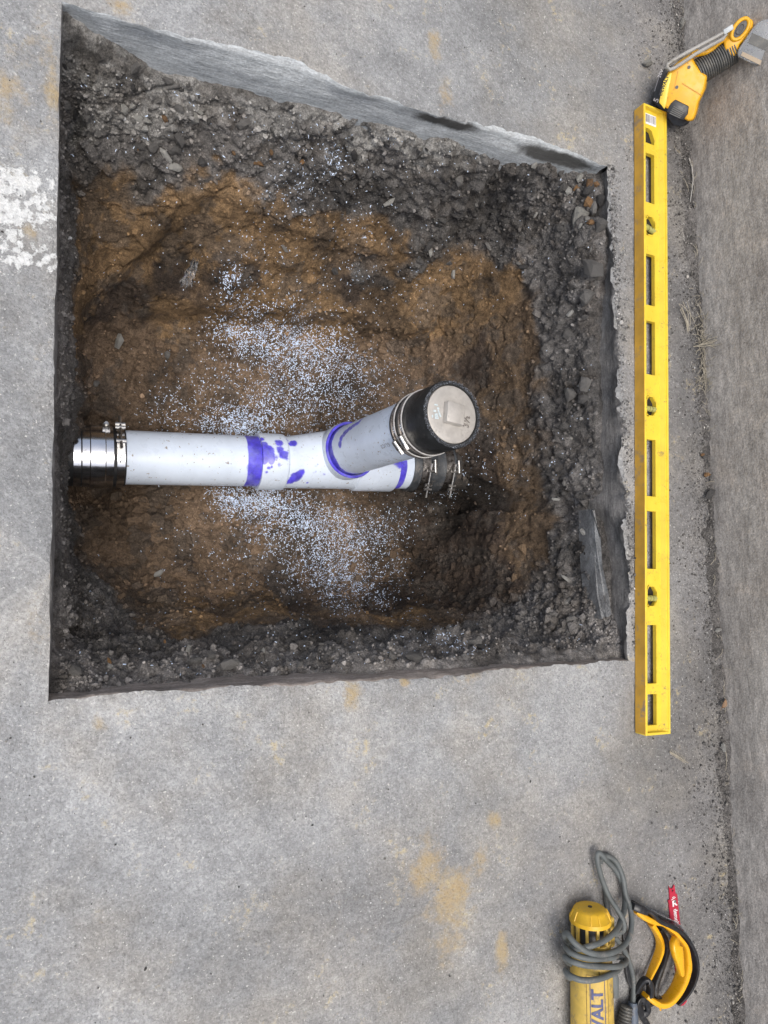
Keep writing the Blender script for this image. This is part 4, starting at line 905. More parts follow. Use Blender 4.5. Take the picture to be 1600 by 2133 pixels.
m_emb = M('embossed_number', (.46, .42, .38), .4, .75)
def pfn(cx_, cy_, s=1):
    return lambda x, y: nc + RA * .0003 + e1 * (cx_ - y * s) + e2 * (cy_ + x * s)
for dz in (0, ):
    text_mesh('3½', .017, pfn(.030, -.006), 'number', M('embossed_shadow', (.24, .22, .20), .5, .5), plug, .0003)
    tm = text_mesh('3½', .017, lambda x, y: pfn(.0306, -.0064)(x, y) + RA * .0005, 'number', M('embossed_face', (.58, .54, .50), .3, .8), plug)
b = MB()
for (x, y, w_, h_, a) in ((-.032, -.010, .008, .010, .2), (-.027, -.004, .004, .013, .5), (-.036, -.002, .006, .004, 0), (-.030, .004, .005, .004, .3), (-.0345, .009, .007, .003, .1), (-.040, -.012, .003, .005, .1)):
    c0 = nc + RA * .0001 + e1 * x + e2 * y; u_ = e1 * math.cos(a) + e2 * math.sin(a); v_ = RA.cross(u_); b.add([c0 + u_ * w_ / 2 * i + v_ * h_ / 2 * j for i, j in ((-1, -1), (1, -1), (.7, 1), (-1, .8))], [(0, 1, 2, 3)])
b.build('torn_sticker', m_tearsticker, plug, smooth=False, recalc=False)

# ------------------------------------------------------------------ spirit level
A0 = Vector(at(1341, 214, .027)); A1 = Vector(at(1345, 1533, .027)); A0.z = A1.z = .0015
LY = (A0 - A1); LL = LY.length; LY.normalize(); LX = Vector((LY.y, -LY.x, 0)); LZ = Vector((0, 0, 1)); HT = .026; WD = .0615
lev = thing('spirit_level', 'long yellow spirit level with cut out windows and three vials, lying beside the hole', 'spirit level', A1)
def lp(x, y, z): return A1 + LX * x + LY * y + LZ * z
def yl(v, u=1358): return (Vector(at(u, v, .018)) - A1).dot(LY)
b = MB()
def lbox(x0, x1, y0, y1, z0, z1, mi=0): b.prism([lp(x0, y0, z0), lp(x1, y0, z0), lp(x1, y1, z0), lp(x0, y1, z0)], [lp(x0, y0, z1), lp(x1, y0, z1), lp(x1, y1, z1), lp(x0, y1, z1)], mi)
lbox(0, .0048, 0, LL, 0, HT); lbox(WD - .0048, WD, 0, LL, 0, HT)
body = b.build('body', [m_levy], lev, bevel=.0007, seg=2)
b = MB(); lbox(-.0006, .0001, .002, LL - .002, .0006, HT - .0006); b.build('edge_face', m_leve, lev)
ZW0, ZW1 = .008, .0165
hexes, holes = [], []
def rect(v0, v1): y1, y0 = yl(v0), yl(v1); holes.append([(.0135, y0), (.0365, y0), (.0365, y1), (.0135, y1)])
for a_, c_ in ((322, 424), (531, 637), (670, 781), (916, 1034), (1065, 1185), (1302, 1424), (1446, 1511)): rect(a_, c_)
def octo(vc, half): 
    y = yl(vc); hexes.append(y); h = half; holes.append([(.0135, y - h * .45), (.020, y - h), (.030, y - h), (.0375, y - h * .45), (.0375, y + h * .45), (.030, y + h), (.020, y + h), (.0135, y + h * .45)])
for vc in (472, 847, 1242): octo(vc, .0185)
y0_, y1_ = yl(301), yl(270); holes.append([(.0135, y0_), (.0365, y0_), (.0375, y0_ + .010), (.030, y1_ - .003), (.022, y1_), (.0135, y1_)])
b = MB(); outer = [(.0047, .0), (WD - .0047, .0), (WD - .0047, LL), (.0047, LL)]
allp = outer + [p for h in holes for p in h]
tris = tessellate_polygon([[Vector((x, y, 0)) for x, y in outer]] + [[Vector((x, y, 0)) for x, y in h] for h in holes])
n = len(allp); b.add([lp(x, y, ZW1) for x, y in allp] + [lp(x, y, ZW0) for x, y in allp], [tuple(t_) for t_ in tris] + [tuple(i + n for i in t_[::-1]) for t_ in tris])
o_ = 4
for h in holes:
    k = len(h); b.add([lp(x, y, ZW1) for x, y in h] + [lp(x, y, ZW0) for x, y in h], [(i, (i + 1) % k, k + (i + 1) % k, k + i) for i in range(k)])
b.build('web', m_levy, lev, smooth=False)
# raised lip round each window and sloping inner flank of the far flange
b = MB()
b.prism([lp(WD - .0135, .004, ZW1), lp(WD - .0045, .004, ZW1), lp(WD - .0045, LL - .004, ZW1), lp(WD - .0135, LL - .004, ZW1)], [lp(WD - .0075, .004, HT - .002), lp(WD - .0045, .004, HT - .002), lp(WD - .0045, LL - .004, HT - .002), lp(WD - .0075, LL - .004, HT - .002)])
for (yy0, yy1) in ((0, .004), (LL - .004, LL)): b.prism([lp(.0047, yy0, ZW1), lp(WD - .0047, yy0, ZW1), lp(WD - .0047, yy1, ZW1), lp(.0047, yy1, ZW1)], [lp(.0047, yy0, HT - .0006), lp(WD - .0047, yy0, HT - .0006), lp(WD - .0047, yy1, HT - .0006), lp(.0047, yy1, HT - .0006)])
b.build('flange', m_levy, lev, smooth=False)
for k, y in enumerate(hexes + [yl(288)]):
    hs = .021 if k < 3 else .017
    b = MB(); pts_ = [(.0112, -hs * .5), (.0185, -hs), (.0315, -hs), (.0400, -hs * .5), (.0400, hs * .5), (.0315, hs), (.0185, hs), (.0112, hs * .5)]
    inn = [(.0137 if x < .02 else (.0373 if x > .035 else x), q * .87) for x, q in pts_]; m8 = 8
    V_ = [lp(x, y + q, ZW1) for x, q in pts_] + [lp(x, y + q, ZW1 + .0014) for x, q in pts_] + [lp(x, y + q, ZW1 + .0014) for x, q in inn] + [lp(x, y + q, ZW1) for x, q in inn]
    if k < 3:
        b.add(V_, [(r * 8 + i, r * 8 + (i + 1) % 8, ((r + 1) % 4) * 8 + (i + 1) % 8, ((r + 1) % 4) * 8 + i) for r in range(4) for i in range(8)]); rim = b.build('vial_housing', m_levy, lev, smooth=False)
    if k == 3:
        b = MB(); b.box(lp(.0255, y, .0065), (.028, hs * 2, .002), Matrix((LX, LY, LZ)).transposed()); b.build('vial_backing', m_black, lev); continue
    b = MB(); tl = .0035 if k == 0 else 0; b.tube([lp(.0125, y - .004 - tl * -1, .0125), lp(.0385, y - .004 - tl, .0125)], .0058 if k < 3 else .005, 16); vo = b.build('vial', m_vial, lev)
    b = MB(); b.lathe([(-.0004, .0059), (-.0004, .0061), (.0004, .0061), (.0004, .0059)], lp(.022, y - .004, .0125), LX, 16, caps=False); b.lathe([(-.0004, .0059), (-.0004, .0061), (.0004, .0061), (.0004, .0059)], lp(.029, y - .004, .0125), LX, 16, caps=False); b.build('vial_line', m_blackink, lev)
    b = MB(); b.box(lp(.0255, y, .0065), (.028, hs * 2, .002), Matrix((LX, LY, LZ)).transposed()); b.build('vial_backing', m_black, lev)
ys_, ye_ = yl(262), yl(240); b = MB(); b.add([lp(x, y, ZW1 + .0003) for x, y in ((.0125, ys_), (.0415, ys_ - .0), (.0415, ye_), (.0125, ye_))], [(0, 1, 2, 3)]); stk = b.build('barcode_sticker', m_sticker, lev, smooth=False, recalc=False)
b = MB(); x = .0145
while x < .039:
    w_ = random.choice([.0005, .0009, .0014]); b.add([lp(x, ys_ + .004, ZW1 + .0005), lp(x + w_, ys_ + .004, ZW1 + .0005), lp(x + w_, ye_ - .002, ZW1 + .0005), lp(x, ye_ - .002, ZW1 + .0005)], [(0, 1, 2, 3)]); x += w_ + random.choice([.0006, .001, .0015])
b.build('barcode', m_blackink, stk, smooth=False, recalc=False)

# ------------------------------------------------------------------ cordless tool leaning on the wall
TA = Vector(at(1400, 200, .045)); TB = Vector(at(1585, 85, .165)); tax = (TB - TA).normalized(); vw = (Vector(CAMP) - (TA + TB) / 2).normalized()
tside = vw.cross(tax).normalized(); tn_ = tax.cross(tside).normalized()
if tn_.dot(vw) < 0: tn_ = -tn_
def tp_(u, v, d=0.0):
    o = Vector(CAMP); r = Vector(ray(u, v)); k = (TA - o).dot(tn_) / r.dot(tn_); return o + r * k + vw * d
tool = thing('cordless_tool', 'yellow and black cordless tool with a clear front box, leaning on the wall', 'power tool', (TA.x, TA.y, 0))
def slab_(pts, d0, d1, name, m, par, bevel=.003, seg=2, taper=1.0):
    P_ = [tp_(u, v) for u, v in pts]; c = sum(P_, Vector()) / len(P_)
    b = MB(); b.prism([p + vw * d0 for p in P_], [c + (p - c) * taper + vw * d1 for p in P_]); return b.build(name, m, par, bevel=bevel, seg=seg)
bat = slab_([(1356, 210), (1368, 166), (1385, 139), (1400, 146), (1398, 190), (1440, 244), (1434, 259), (1420, 265), (1402, 262), (1384, 242)], -.044, -.008, 'battery', m_black, tool, .004)
bod = slab_([(1391, 148), (1410, 128), (1440, 108), (1450, 128), (1462, 145), (1477, 155), (1471, 186), (1458, 212), (1452, 238), (1446, 252), (1436, 256), (1428, 251), (1410, 236), (1386, 226), (1373, 212), (1377, 188), (1383, 166)], -.030, .026, 'body', m_tooly, tool, .008, 3, .93)
slab_([(1384, 168), (1398, 150), (1402, 152), (1396, 180), (1390, 214), (1386, 226), (1375, 212)], .0262, .0300, 'label_panel', m_levy, tool, .001)
slab_([(1408, 206), (1436, 220), (1434, 236), (1424, 249), (1408, 240), (1390, 230), (1399, 214)], .0255, .0285, 'vent_panel', m_black, tool, .002)
for k in range(5):
    f_ = k / 4; slab_([(1402 + 3 - f_ * 8, 219 + f_ * 14), (1427 - f_ * 8, 231 + f_ * 12), (1426 - f_ * 8, 233 + f_ * 12), (1401 + 3 - f_ * 8, 221 + f_ * 14)], .0284, .0296, 'vent_rib', m_greyp, tool, 0)
slab_([(1413, 148), (1414.5, 148), (1406, 187), (1404.5, 187)], .0255, .0266, 'seam', M('seam_shadow', (.55, .27, .02), .5), tool, 0)
slab_([(1423, 172), (1462, 196), (1461, 198), (1422, 174)], .0255, .0268, 'seam', bpy.data.materials['seam_shadow'], tool, 0)
for (u, v) in ((1436, 140), (1411, 181)):
    b = MB(); b.lathe([(0, .0032), (.0015, .003)], tp_(u, v, .0255), tn_, 12); b.build('screw', m_greyp, tool)
def tfn(u, v, ang_, d):
    c0 = tp_(u, v, d); ux = tp_(u + math.cos(ang_) * 10, v - math.sin(ang_) * 10, d) - c0; ux.normalize(); uy = tn_.cross(ux)
    return lambda x, y: c0 + ux * x + uy * y
text_mesh('DEWALT', .0085, tfn(1385, 178, 1.22, .0304), 'lettering', m_blackink, tool, .0003)
text_mesh('20V', .009, tfn(1376, 153, 1.15, -.0075), 'lettering', m_white, bat)
text_mesh('5', .014, tfn(1367, 209, 1.15, -.0075), 'lettering', m_white, bat, .0004)
slab_([(1362, 190), (1364, 190), (1376, 150), (1375, 149)], -.0082, -.0074, 'battery_line', m_greyink, bat, 0)
# ribbed rubber grip
g0, g1 = tp_(1452, 152, 0), tp_(1528, 104, 0); gax = (g1 - g0); gl = gax.length; pr = []
for k in range(17):
    h = gl * k / 17; pr += [(h, .0225), (h + gl / 17 * .3, .0245), (h + gl / 17 * .7, .0245), (h + gl / 17 * .98, .0222)]
b = MB(); b.lathe(pr, g0, gax, 40); b.build('grip', m_greyp, tool)
b = MB(); b.tube([tp_(u, v, .012) for u, v in ((1440, 112), (1455, 111), (1472, 109), (1484, 103), (1492, 94), (1502, 86), (1512, 84), (1522, 78))], [.008, .006, .005, .0045, .0045, .005, .007, .010], 14); b.build('handle_frame', m_tooly, tool)
yk = slab_([(1505, 88), (1516, 82), (1524, 66), (1536, 52), (1552, 41), (1564, 37), (1571, 43), (1569, 56), (1556, 78), (1540, 96), (1536, 112), (1530, 121), (1518, 118), (1508, 104)], -.024, .024, 'front_yoke', m_tooly, tool, .006, 3, .94)
cE = tp_(1541, 62, .0235); eu = (tp_(1551, 48, .0235) - cE).normalized(); ev = tn_.cross(eu)
def ell(a, c, r, n=36): return [cE + eu * a * math.cos(2 * math.pi * k / n) + ev * c * math.sin(2 * math.pi * k / n) + tn_ * r for k in range(n)]
b = MB(); b.tube(ell(.0185, .0115, .001), .0035, 10, closed=True); b.build('button_ring', m_tooly, tool)
b = MB(); b.prism(ell(.0165, .0098, -.002), ell(.0158, .0090, .0015)); b.build('button', m_black, tool)
b = MB(); b.tube(ell(.0085, .0058, .0022), .0009, 8, closed=True); b.build('button_mark', m_greyp, tool)
slab_([(1569, 60), (1576, 54), (1543, 106), (1538, 120), (1534, 118), (1540, 100)], -.027, .027, 'front_seal', m_black, tool, .002)
bx = slab_([(1566, 60), (1578, 46), (1600, 40), (1660, 66), (1690, 120), (1650, 175), (1600, 147), (1552, 128), (1534, 118), (1536, 104)], -.034, .036, 'clear_box', m_clear, tool, .006, 2)
slab_([(1584, 62), (1650, 92), (1640, 122), (1572, 80)], -.016, .018, 'filter', m_black, bx, .003)
slab_([(1566, 70), (1640, 104), (1632, 124), (1556, 90)], .0358, .0368, 'window_band', m_greyp, bx, 0)
slab_([(1546, 108), (1640, 152), (1634, 162), (1542, 116)], .0358, .0368, 'dusty_band', m_tanpart, bx, 0)
slab_([(1556, 106), (1640, 150), (1636, 160), (1552, 118)], -.020, .010, 'filter_frame', m_tanpart, bx, .002)
# grey folded rod lying along its upper side
lp_ = [(1391, 141), (1393, 134), (1402, 127), (1425, 114), (1460, 95), (1490, 79), (1506, 70), (1512, 74), (1506, 82), (1480, 96), (1450, 113), (1425, 130), (1408, 141), (1398, 145)]
b = MB(); b.tube([tp_(u, v, .036) for u, v in lp_], .0042, 10, closed=True, flat=.8); b.build('folded_rod', m_ltgrey, tool)
slab_([(1506, 64), (1525, 52), (1528, 62), (1509, 74)], .030, .041, 'rod_end', M('pale_grey_plastic', (.5, .53, .54), .45), tool, .001)

# ------------------------------------------------------------------ corded angle grinder
GA = Vector(at(1229, 1888, .036)); GB_ = Vector(at(1234, 2133, .036)); gd = (GB_ - GA).normalized(); GZ = .036
gr = thing('angle_grinder', 'worn yellow corded angle grinder with grey cable wound round its body, beside the goggles', 'power tool', (GA.x, GA.y, 0))
gx_ = Vector((gd.y, -gd.x, 0)) * -1
if gx_.x < 0: gx_ = -gx_
R1 = .0335
def gdist(v): return (Vector(at(1232, v, .066)) - GA).dot(gd)
yc = gdist(1942)
b = MB(); b.lathe([(.003, .003), (.0005, .0038), (0, .006), (.0006, .019), (.0018, .0245), (.005, .0280), (.017, .0335), (.0175, .0345), (yc, .0345), (yc + .0005, .0325)], GA, gd, 56); ec = b.build('end_cap', m_capy, gr)
b = MB(); 
for k in range(14):
    th = 2 * math.pi * k / 14; rd = gx_ * math.cos(th) + Vector((0, 0, 1)) * math.sin(th)
    if k % 3 == 0: continue
    b.tube([GA + gd * .004 + rd * .0268, GA + gd * .010 + rd * .0306, GA + gd * .0175 + rd * .0336], .0014, 6)
r_ = b.build('cap_rib', m_capy, gr); r_['kind'] = 'stuff'
b = MB(); b.lathe([(-.0003, .0036), (.004, .0034)], GA, gd, 16); b.build('cap_hole', m_black, gr)
yv = yc + .028
b = MB(); b.lathe([(yc - .004, .0275), (yv + .004, .0275)], GA, gd, 40); b.build('vent_core', m_black, gr)
for k in range(11):
    th = 2 * math.pi * (k + .3) / 11; rd = gx_ * math.cos(th) + Vector((0, 0, 1)) * math.sin(th); tg = gd.cross(rd)
    b = MB(); b.box(GA + gd * (yc + yv) / 2 + rd * .0298, (.0042, yv - yc + .004, .0055), Matrix((tg, gd, rd)).transposed()); b.build('vent_bar', m_oldy, gr)
y1b = gdist(2010); y2b = gdist(2045); yend = gdist(2133) + .13
b = MB(); b.lathe([(yv, .029), (yv, .0325), (y1b, .0335), (y2b - .004, .0335), (y2b, .0345), (yend, .0365), (yend + .002, .03)], GA, gd, 64); gbod = b.build('body', m_oldy, gr)
# side lug, seam panel, switch, gear head
b = MB(); b.box(GA + gd * (yc + .02) + gx_ * .034 + Vector((0, 0, .004)), (.016, .05, .022), Matrix((gx_, gd, Vector((0, 0, 1)))).transposed()); b.build('side_lug', m_oldy, gr, bevel=.005, seg=3)
b = MB(); b.box(GA + gd * (y2b - .004) + gx_ * .033 + Vector((0, 0, -.002)), (.018, .045, .02), Matrix((gx_, gd, Vector((0, 0, 1)))).transposed()); b.build('side_lug', m_oldy, gr, bevel=.005, seg=3)
b = MB(); s0 = gdist(2045); b.tube([GA + gd * s0 + gx_ * .042 + Vector((0, 0, .006)), GA + gd * (s0 + .025) + gx_ * .046 + Vector((0, 0, .006)), GA + gd * (s0 + .055) + gx_ * .049 + Vector((0, 0, .004))], [.003, .0048, .0035], 10, flat=1.6); b.build('paddle_switch', m_cord, gr)
b = MB(); b.lathe([(yend, .03), (yend + .01, .032), (yend + .05, .032), (yend + .06, .02)], GA, gd, 40); b.lathe([(-.03, .02), (-.028, .026), (.03, .03), (.031, .024)], GA + gd * (yend + .035), Vector((0, 0, -1)), 40); hd = b.build('gear_head', M('cast_aluminium', (.35, .35, .36), .45, .9, bump=.001), gr)
def gfn(v, off, dr=.0006, rot=1):
    c = gdist(v)
    def fn(x, y):                       # text runs towards the end cap; its up side points left
        th = (off - y) / .0355; s_ = c - x; r_ = .0345 + (.0365 - .0345) * max(0, (s_ - y2b) / (yend - y2b)) + dr
        return GA + gd * s_ + gx_ * math.sin(th) * r_ + Vector((0, 0, 1)) * math.cos(th) * r_
    return fn
text_mesh('DEWALT', .0265, gfn(2137, -.0150), 'lettering', m_blueink, gr, .0009)
def ring_frame(x0, x1, y0, y1, w_, name, m, dr):
    fn = gfn(2137, -.0150, dr); b = MB(); outl = []
    for (xa, ya, xb, yb) in ((x0, y0, x1, y0), (x1, y0, x1, y1), (x1, y1, x0, y1), (x0, y1, x0, y0)):
        for k in range(10):
            f0, f1_ = k / 10, (k + 1) / 10; p, q = (xa + (xb - xa) * f0, ya + (yb - ya) * f0), (xa + (xb - xa) * f1_, ya + (yb - ya) * f1_)
            nx_, ny_ = (0, w_) if ya == yb else (w_, 0)
            b.add([fn(p[0] - nx_, p[1] - ny_), fn(q[0] - nx_, q[1] - ny_), fn(q[0] + nx_, q[1] + ny_), fn(p[0] + nx_, p[1] + ny_)], [(0, 1, 2, 3)])
    return b.build(name, m, gr, smooth=False, recalc=False)
ring_frame(-.067, .067, -.0125, .0125, .0006, 'label_frame', m_blueink, .0005)
ring_frame(-.075, .0745, -.0195, .0185, .0004, 'panel_seam', M('seam_dark', (.16, .10, .03), .6), .0004)
b = MB(); fn = gfn(2031, -.012, .0004); b.add([fn(x, y) for x, y in ((-.003, -.0006), (.003, -.0006), (.003, .0006), (-.003, .0006))], [(0, 1, 2, 3)]); b.build('switch_mark', m_blackink, gr, smooth=False, recalc=False)
# cable: loops thrown round the body, long bight above
def smooth_path(pts, sub=6):
    P_ = [Vector(p) for p in pts]; out = []
    for i in range(len(P_) - 1):
        p0_, p1_, p2_, p3_ = P_[max(i - 1, 0)], P_[i], P_[i + 1], P_[min(i + 2, len(P_) - 1)]
        for k in range(sub):
            q = k / sub; out.append(.5 * ((2 * p1_) + (-p0_ + p2_) * q + (2 * p0_ - 5 * p1_ + 4 * p2_ - p3_) * q * q + (-p0_ + 3 * p1_ - 3 * p2_ + p3_) * q ** 3))
    return out + [P_[-1]]
RCB = .0047
def cable(b, pts): b.tube(smooth_path([at(*p) for p in pts]), RCB, 12)
b = MB(); zt = .076
cable(b, [(1215, 1973, .012), (1190, 1968, .02), (1176, 1950, .040), (1182, 1945, .058), (1198, 1965, .072), (1225, 1983, zt + .001), (1255, 1988, zt), (1283, 1981, .070), (1303, 1966, .056), (1313, 1945, .046), (1316, 1915, .036), (1311, 1885, .026), (1303, 1862, .020), (1299, 1835, .016), (1292, 1812, .014), (1280, 1792, .012), (1263, 1783, .010), (1252, 1790, .010), (1251, 1800, .012)])
cable(b, [(1188, 1974, .050), (1204, 1977, .066), (1222, 1973, zt - .002), (1250, 1964, zt + .001), (1272, 1950, .072), (1288, 1932, .058), (1293, 1918, .044), (1300, 1898, .030), (1302, 1872, .016), (1299, 1848, .012), (1290, 1825, .010), (1277, 1806, .010), (1266, 1795, .0095), (1258, 1788, .012)])
cable(b, [(1260, 1788, .024), (1249, 1777, .022), (1244, 1784, .020), (1248, 1810, .020), (1257, 1840, .022), (1270, 1870, .030), (1286, 1895, .040), (1298, 1918, .046), (1299, 1936, .046), (1288, 1944, .046), (1278, 1946, .046)])
cable(b, [(1262, 1855, .008), (1264, 1880, .008), (1268, 1905, .008), (1270, 1930, .009), (1272, 1950, .012)])
cable(b, [(1200, 1990, .010), (1184, 1985, .026), (1179, 1974, .046), (1190, 1985, .062), (1212, 1994, .072), (1240, 1998, zt - .001), (1275, 1995, .070), (1285, 1990, .058)])
cable(b, [(1205, 2012, .010), (1184, 2005, .026), (1177, 1993, .046), (1190, 2002, .063), (1215, 2010, .0745), (1245, 2013, zt), (1280, 2014, .068), (1300, 2009, .056), (1304, 2000, .046), (1296, 1994, .040), (1282, 1993, .040)])
cable(b, [(1205, 2040, .010), (1186, 2036, .026), (1178, 2022, .046), (1190, 2034, .064), (1215, 2042, .0755), (1245, 2040, .077), (1272, 2030, .070), (1290, 2018, .050), (1296, 2006, .030)])
cable(b, [(1278, 1950, .014), (1292, 1966, .012), (1306, 1990, .010), (1316, 2020, .009), (1320, 2050, .009), (1319, 2078, .010), (1318, 2092, .012)])
b.build('power_cord', m_cord, gr)
b = MB(); b.tube(smooth_path([at(1318, 2088, .012), at(1318, 2110, .014), at(1319, 2140, .016), at(1321, 2190, .018)]), [.0075] * 2 + [.0085] * 4 + [.0095] * 13, 16); b.build('plug_boot', m_boot, gr)
b = MB(); q0, q1 = Vector(at(1306, 2095, .016)), Vector(at(1295, 2175, .022)); qa = q1 - q0; pr = []
for k in range(12): h = qa.length * k / 12; pr += [(h, .0085 + .0003 * k), (h + qa.length / 36, .0105 + .0003 * k), (h + qa.length / 18, .0105 + .0003 * k), (h + qa.length / 13, .0085 + .0003 * k)]
b.lathe(pr, q0, qa, 24); b.build('cord_sleeve', m_greyp, gr)

# ------------------------------------------------------------------ safety goggles
gg = thing('safety_goggles', 'orange yellow and black safety goggles lying open beside the grinder', 'goggles', at(1380, 2000, 0))
def ribbon(b, pts, wid, hgt, n=16, sub=6):
    """flat band standing on edge: pts (u,v,z); wid across, hgt up"""
    P_ = smooth_path([at(*p) for p in pts], sub); N = len(P_); ws = np.interp(np.linspace(0, 1, N), np.linspace(0, 1, len(wid)), wid); hs = np.interp(np.linspace(0, 1, N), np.linspace(0, 1, len(hgt)), hgt)
    V_, F_ = [], []
    for i in range(N):
        t_ = (P_[min(i + 1, N - 1)] - P_[max(i - 1, 0)]); t_.z = 0; t_.normalize(); s_ = Vector((t_.y, -t_.x, 0))
        for k in range(n):
            a = 2 * math.pi * k / n; ca_, sa_ = math.cos(a), math.sin(a); e = .45
            V_.append(P_[i] + s_ * ws[i] / 2 * abs(ca_) ** e * np.sign(ca_) + Vector((0, 0, 1)) * hs[i] / 2 * abs(sa_) ** e * np.sign(sa_))
    for i in range(N - 1):
        for k in range(n): F_.append((i * n + k, i * n + (k + 1) % n, (i + 1) * n + (k + 1) % n, (i + 1) * n + k))
    F_ += [tuple(range(n - 1, -1, -1)), tuple((N - 1) * n + k for k in range(n))]; b.add(V_, F_)
outer_ = [(1322, 1896, .020), (1338, 1908, .022), (1356, 1917, .024), (1376, 1922, .026), (1396, 1936, .028), (1411, 1953, .030), (1421, 1968, .032), (1425, 1990, .034), (1426, 2012, .032), (1420, 2038, .030), (1409, 2062, .028), (1392, 2083, .024), (1374, 2090, .022), (1356, 2082, .020), (1344, 2072, .018)]
b = MB(); ribbon(b, outer_, [.008, .011, .010, .008, .008, .008, .008, .010, .012, .011, .010, .010, .011, .010, .008], [.016, .020, .021, .021, .023, .025, .027, .028, .028, .027, .025, .024, .022, .020, .015]); b.build('frame', m_goggy, gg)
b = MB(); ribbon(b, [(1408, 1954, .040), (1408, 1968, .046), (1411, 1985, .047), (1415, 2005, .045), (1419, 2030, .040)], [.010, .024, .022, .015, .007], [.012, .013, .013, .013, .012]); b.build('nose_pad', m_goggy, gg)
b = MB(); ribbon(b, [(1356, 1924, .018), (1366, 1940, .016), (1374, 1958, .015), (1375, 1976, .015), (1369, 1996, .014), (1361, 2015, .014), (1349, 2042, .013)], [.009, .008, .007, .0065, .006, .0055, .005], [.014, .016, .018, .018, .018, .016, .012]); b.build('brow_bar', m_goggy, gg)
b = MB(); ribbon(b, [(1330, 1886, .022), (1346, 1896, .022), (1362, 1912, .022), (1384, 1922, .022), (1406, 1936, .022), (1424, 1960, .022), (1434, 1985, .022), (1437, 2012, .022), (1431, 2040, .022), (1418, 2066, .020), (1402, 2086, .018)], [.006, .007, .008, .009, .009, .009, .008, .007, .006, .006, .005], [.036, .04, .04, .042, .044, .044, .044, .042, .04, .036, .03]); b.build('rim', m_black, gg)
b = MB(); ribbon(b, [(1372, 1935, .010), (1382, 1952, .010), (1386, 1975, .010), (1380, 2000, .010), (1371, 2025, .010), (1363, 2050, .010), (1362, 2070, .012), (1374, 2078, .014)], [.007, .009, .009, .008, .010, .012, .010, .006], [.014, .018, .018, .018, .018, .018, .018, .012]); b.build('foam', m_rubber, gg)
b = MB(); ribbon(b, [(1352, 1893, .010), (1372, 1903, .014), (1392, 1912, .018), (1410, 1928, .02), (1428, 1955, .022)], [.0012, .0012, .0012, .0012, .0012], [.022, .036, .04, .04, .036]); b.build('lens', m_clear, gg)
b = MB()
ribbon(b, [(1326, 2068, .012), (1338, 2046, .022), (1348, 2043, .028), (1355, 2056, .026), (1352, 2078, .020), (1338, 2092, .012)], [.010, .011, .011, .010, .011, .010], [.008, .012, .014, .014, .014, .008])
ribbon(b, [(1327, 2075, .008), (1330, 2098, .008), (1340, 2112, .010), (1350, 2104, .014), (1346, 2086, .018), (1336, 2083, .018), (1331, 2096, .016), (1336, 2114, .012), (1348, 2134, .008), (1364, 2160, .008)], [.012, .013, .013, .011, .010, .009, .009, .010, .011, .012], [.006, .008, .008, .008, .006, .004, .004, .005, .005, .005])
ribbon(b, [(1300, 1925, .006), (1304, 1960, .006), (1306, 2000, .006), (1312, 2040, .006), (1326, 2068, .008)], [.012, .012, .012, .012, .012], [.004, .004, .004, .004, .005]); b.build('strap', m_black, gg)
b = MB(); ribbon(b, [(1316, 1886, .03), (1330, 1892, .034), (1346, 1900, .034)], [.012, .014, .010], [.014, .016, .012]); b.build('buckle', m_black, gg); b = MB(); ribbon(b, [(1345, 2098, .012), (1358, 2092, .012), (1370, 2088, .012)], [.006, .005, .006], [.006, .006, .006]); b.build('buckle', m_black, gg)
b = MB(); b.tube([at(1374, 2096, .012), at(1376, 2104, .010)], .0018, 8); b.build('catch', m_goggy, gg)

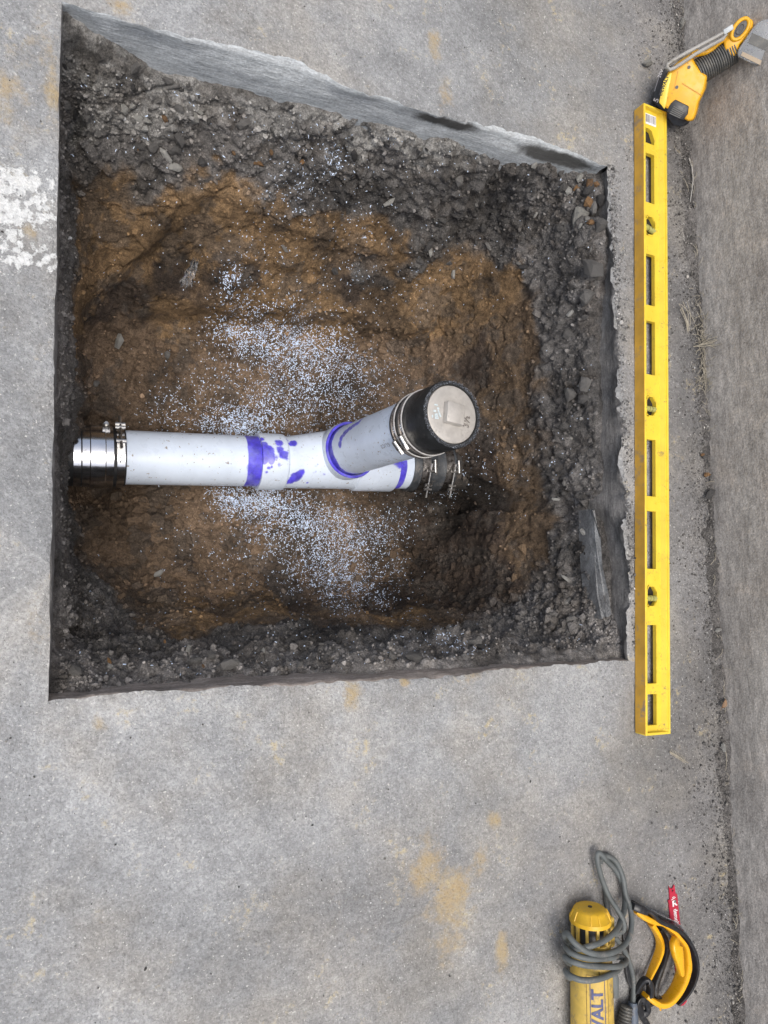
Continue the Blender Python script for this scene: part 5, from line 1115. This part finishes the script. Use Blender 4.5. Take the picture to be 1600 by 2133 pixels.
# ------------------------------------------------------------------ saw blade
bl = thing('saw_blade', 'long red reciprocating saw blade with white lettering, lying under the goggles', 'saw blade', at(1405, 1960, 0))
p0 = Vector(at(1397, 1842, .002)); p1 = Vector(at(1423, 2093, .002)); bd = (p1 - p0).normalized(); bs_ = Vector((bd.y, -bd.x, 0))
if bs_.x < 0: bs_ = -bs_
BLN = (p1 - p0).length
out_ = [(.001, -.0045), (.003, -.0045), (.0078, -.0010), (.0072, .0018), (.002, .0050), (.004, .0058), (.020, .0062), (.0205, .0088), (BLN - .016, .0088), (BLN - .004, .0060), (BLN, .0005), (BLN - .002, -.0075)]
y = BLN - .004
while y > .036: out_ += [(y, -.0088), (y - .0022, -.0073)]; y -= .0036
out_ += [(.032, -.0080), (.0255, -.0088), (.0255, -.0055)]
hole_ = [(.0115 + .0018 * math.cos(a), .0010 + .0018 * math.sin(a)) for a in np.linspace(0, 2 * math.pi, 9)[:-1]]
tris = tessellate_polygon([[Vector((a, c, 0)) for a, c in out_], [Vector((a, c, 0)) for a, c in hole_]]); ap = out_ + hole_; n = len(ap)
bp = lambda a, c, z_: p0 + bd * a + bs_ * c * 1.35 + Vector((0, 0, z_ - p0.z + .0016))
b = MB(); b.add([bp(a, c, .0022) for a, c in ap] + [bp(a, c, .0006) for a, c in ap], [tuple(t_) for t_ in tris] + [tuple(i + n for i in t_[::-1]) for t_ in tris] + [(i, (i + 1) % len(out_), n + (i + 1) % len(out_), n + i) for i in range(len(out_))]); b.build('blade', m_red, bl, smooth=False)
for (y, w_) in ((.0235, .0042), (.0262, .0085)):
    b = MB(); b.add([bp(y - .0006 + .25 * (-x) * .9, x, .0026) for x in (-w_ / 2 + .001, w_ / 2 + .001)] + [bp(y + .0008 - .25 * x * .9, x, .0026) for x in (w_ / 2 + .001, -w_ / 2 + .001)], [(0, 1, 2, 3)]); b.build('printed_bar', m_white, bl, smooth=False, recalc=False)
text_mesh('R', .0145, lambda x, y: bp(.0355 - y, x + .0020, .0026), 'lettering', m_white, bl, .0006)
text_mesh('demolition', .0105, lambda x, y: bp(.068 + x, .0022 + y, .0026), 'lettering', m_white, bl, .0003)
print('stones', nst, 'chips', len(pts), 'tris', sum(len(o.data.polygons) for o in SC.objects if o.type == 'MESH'))
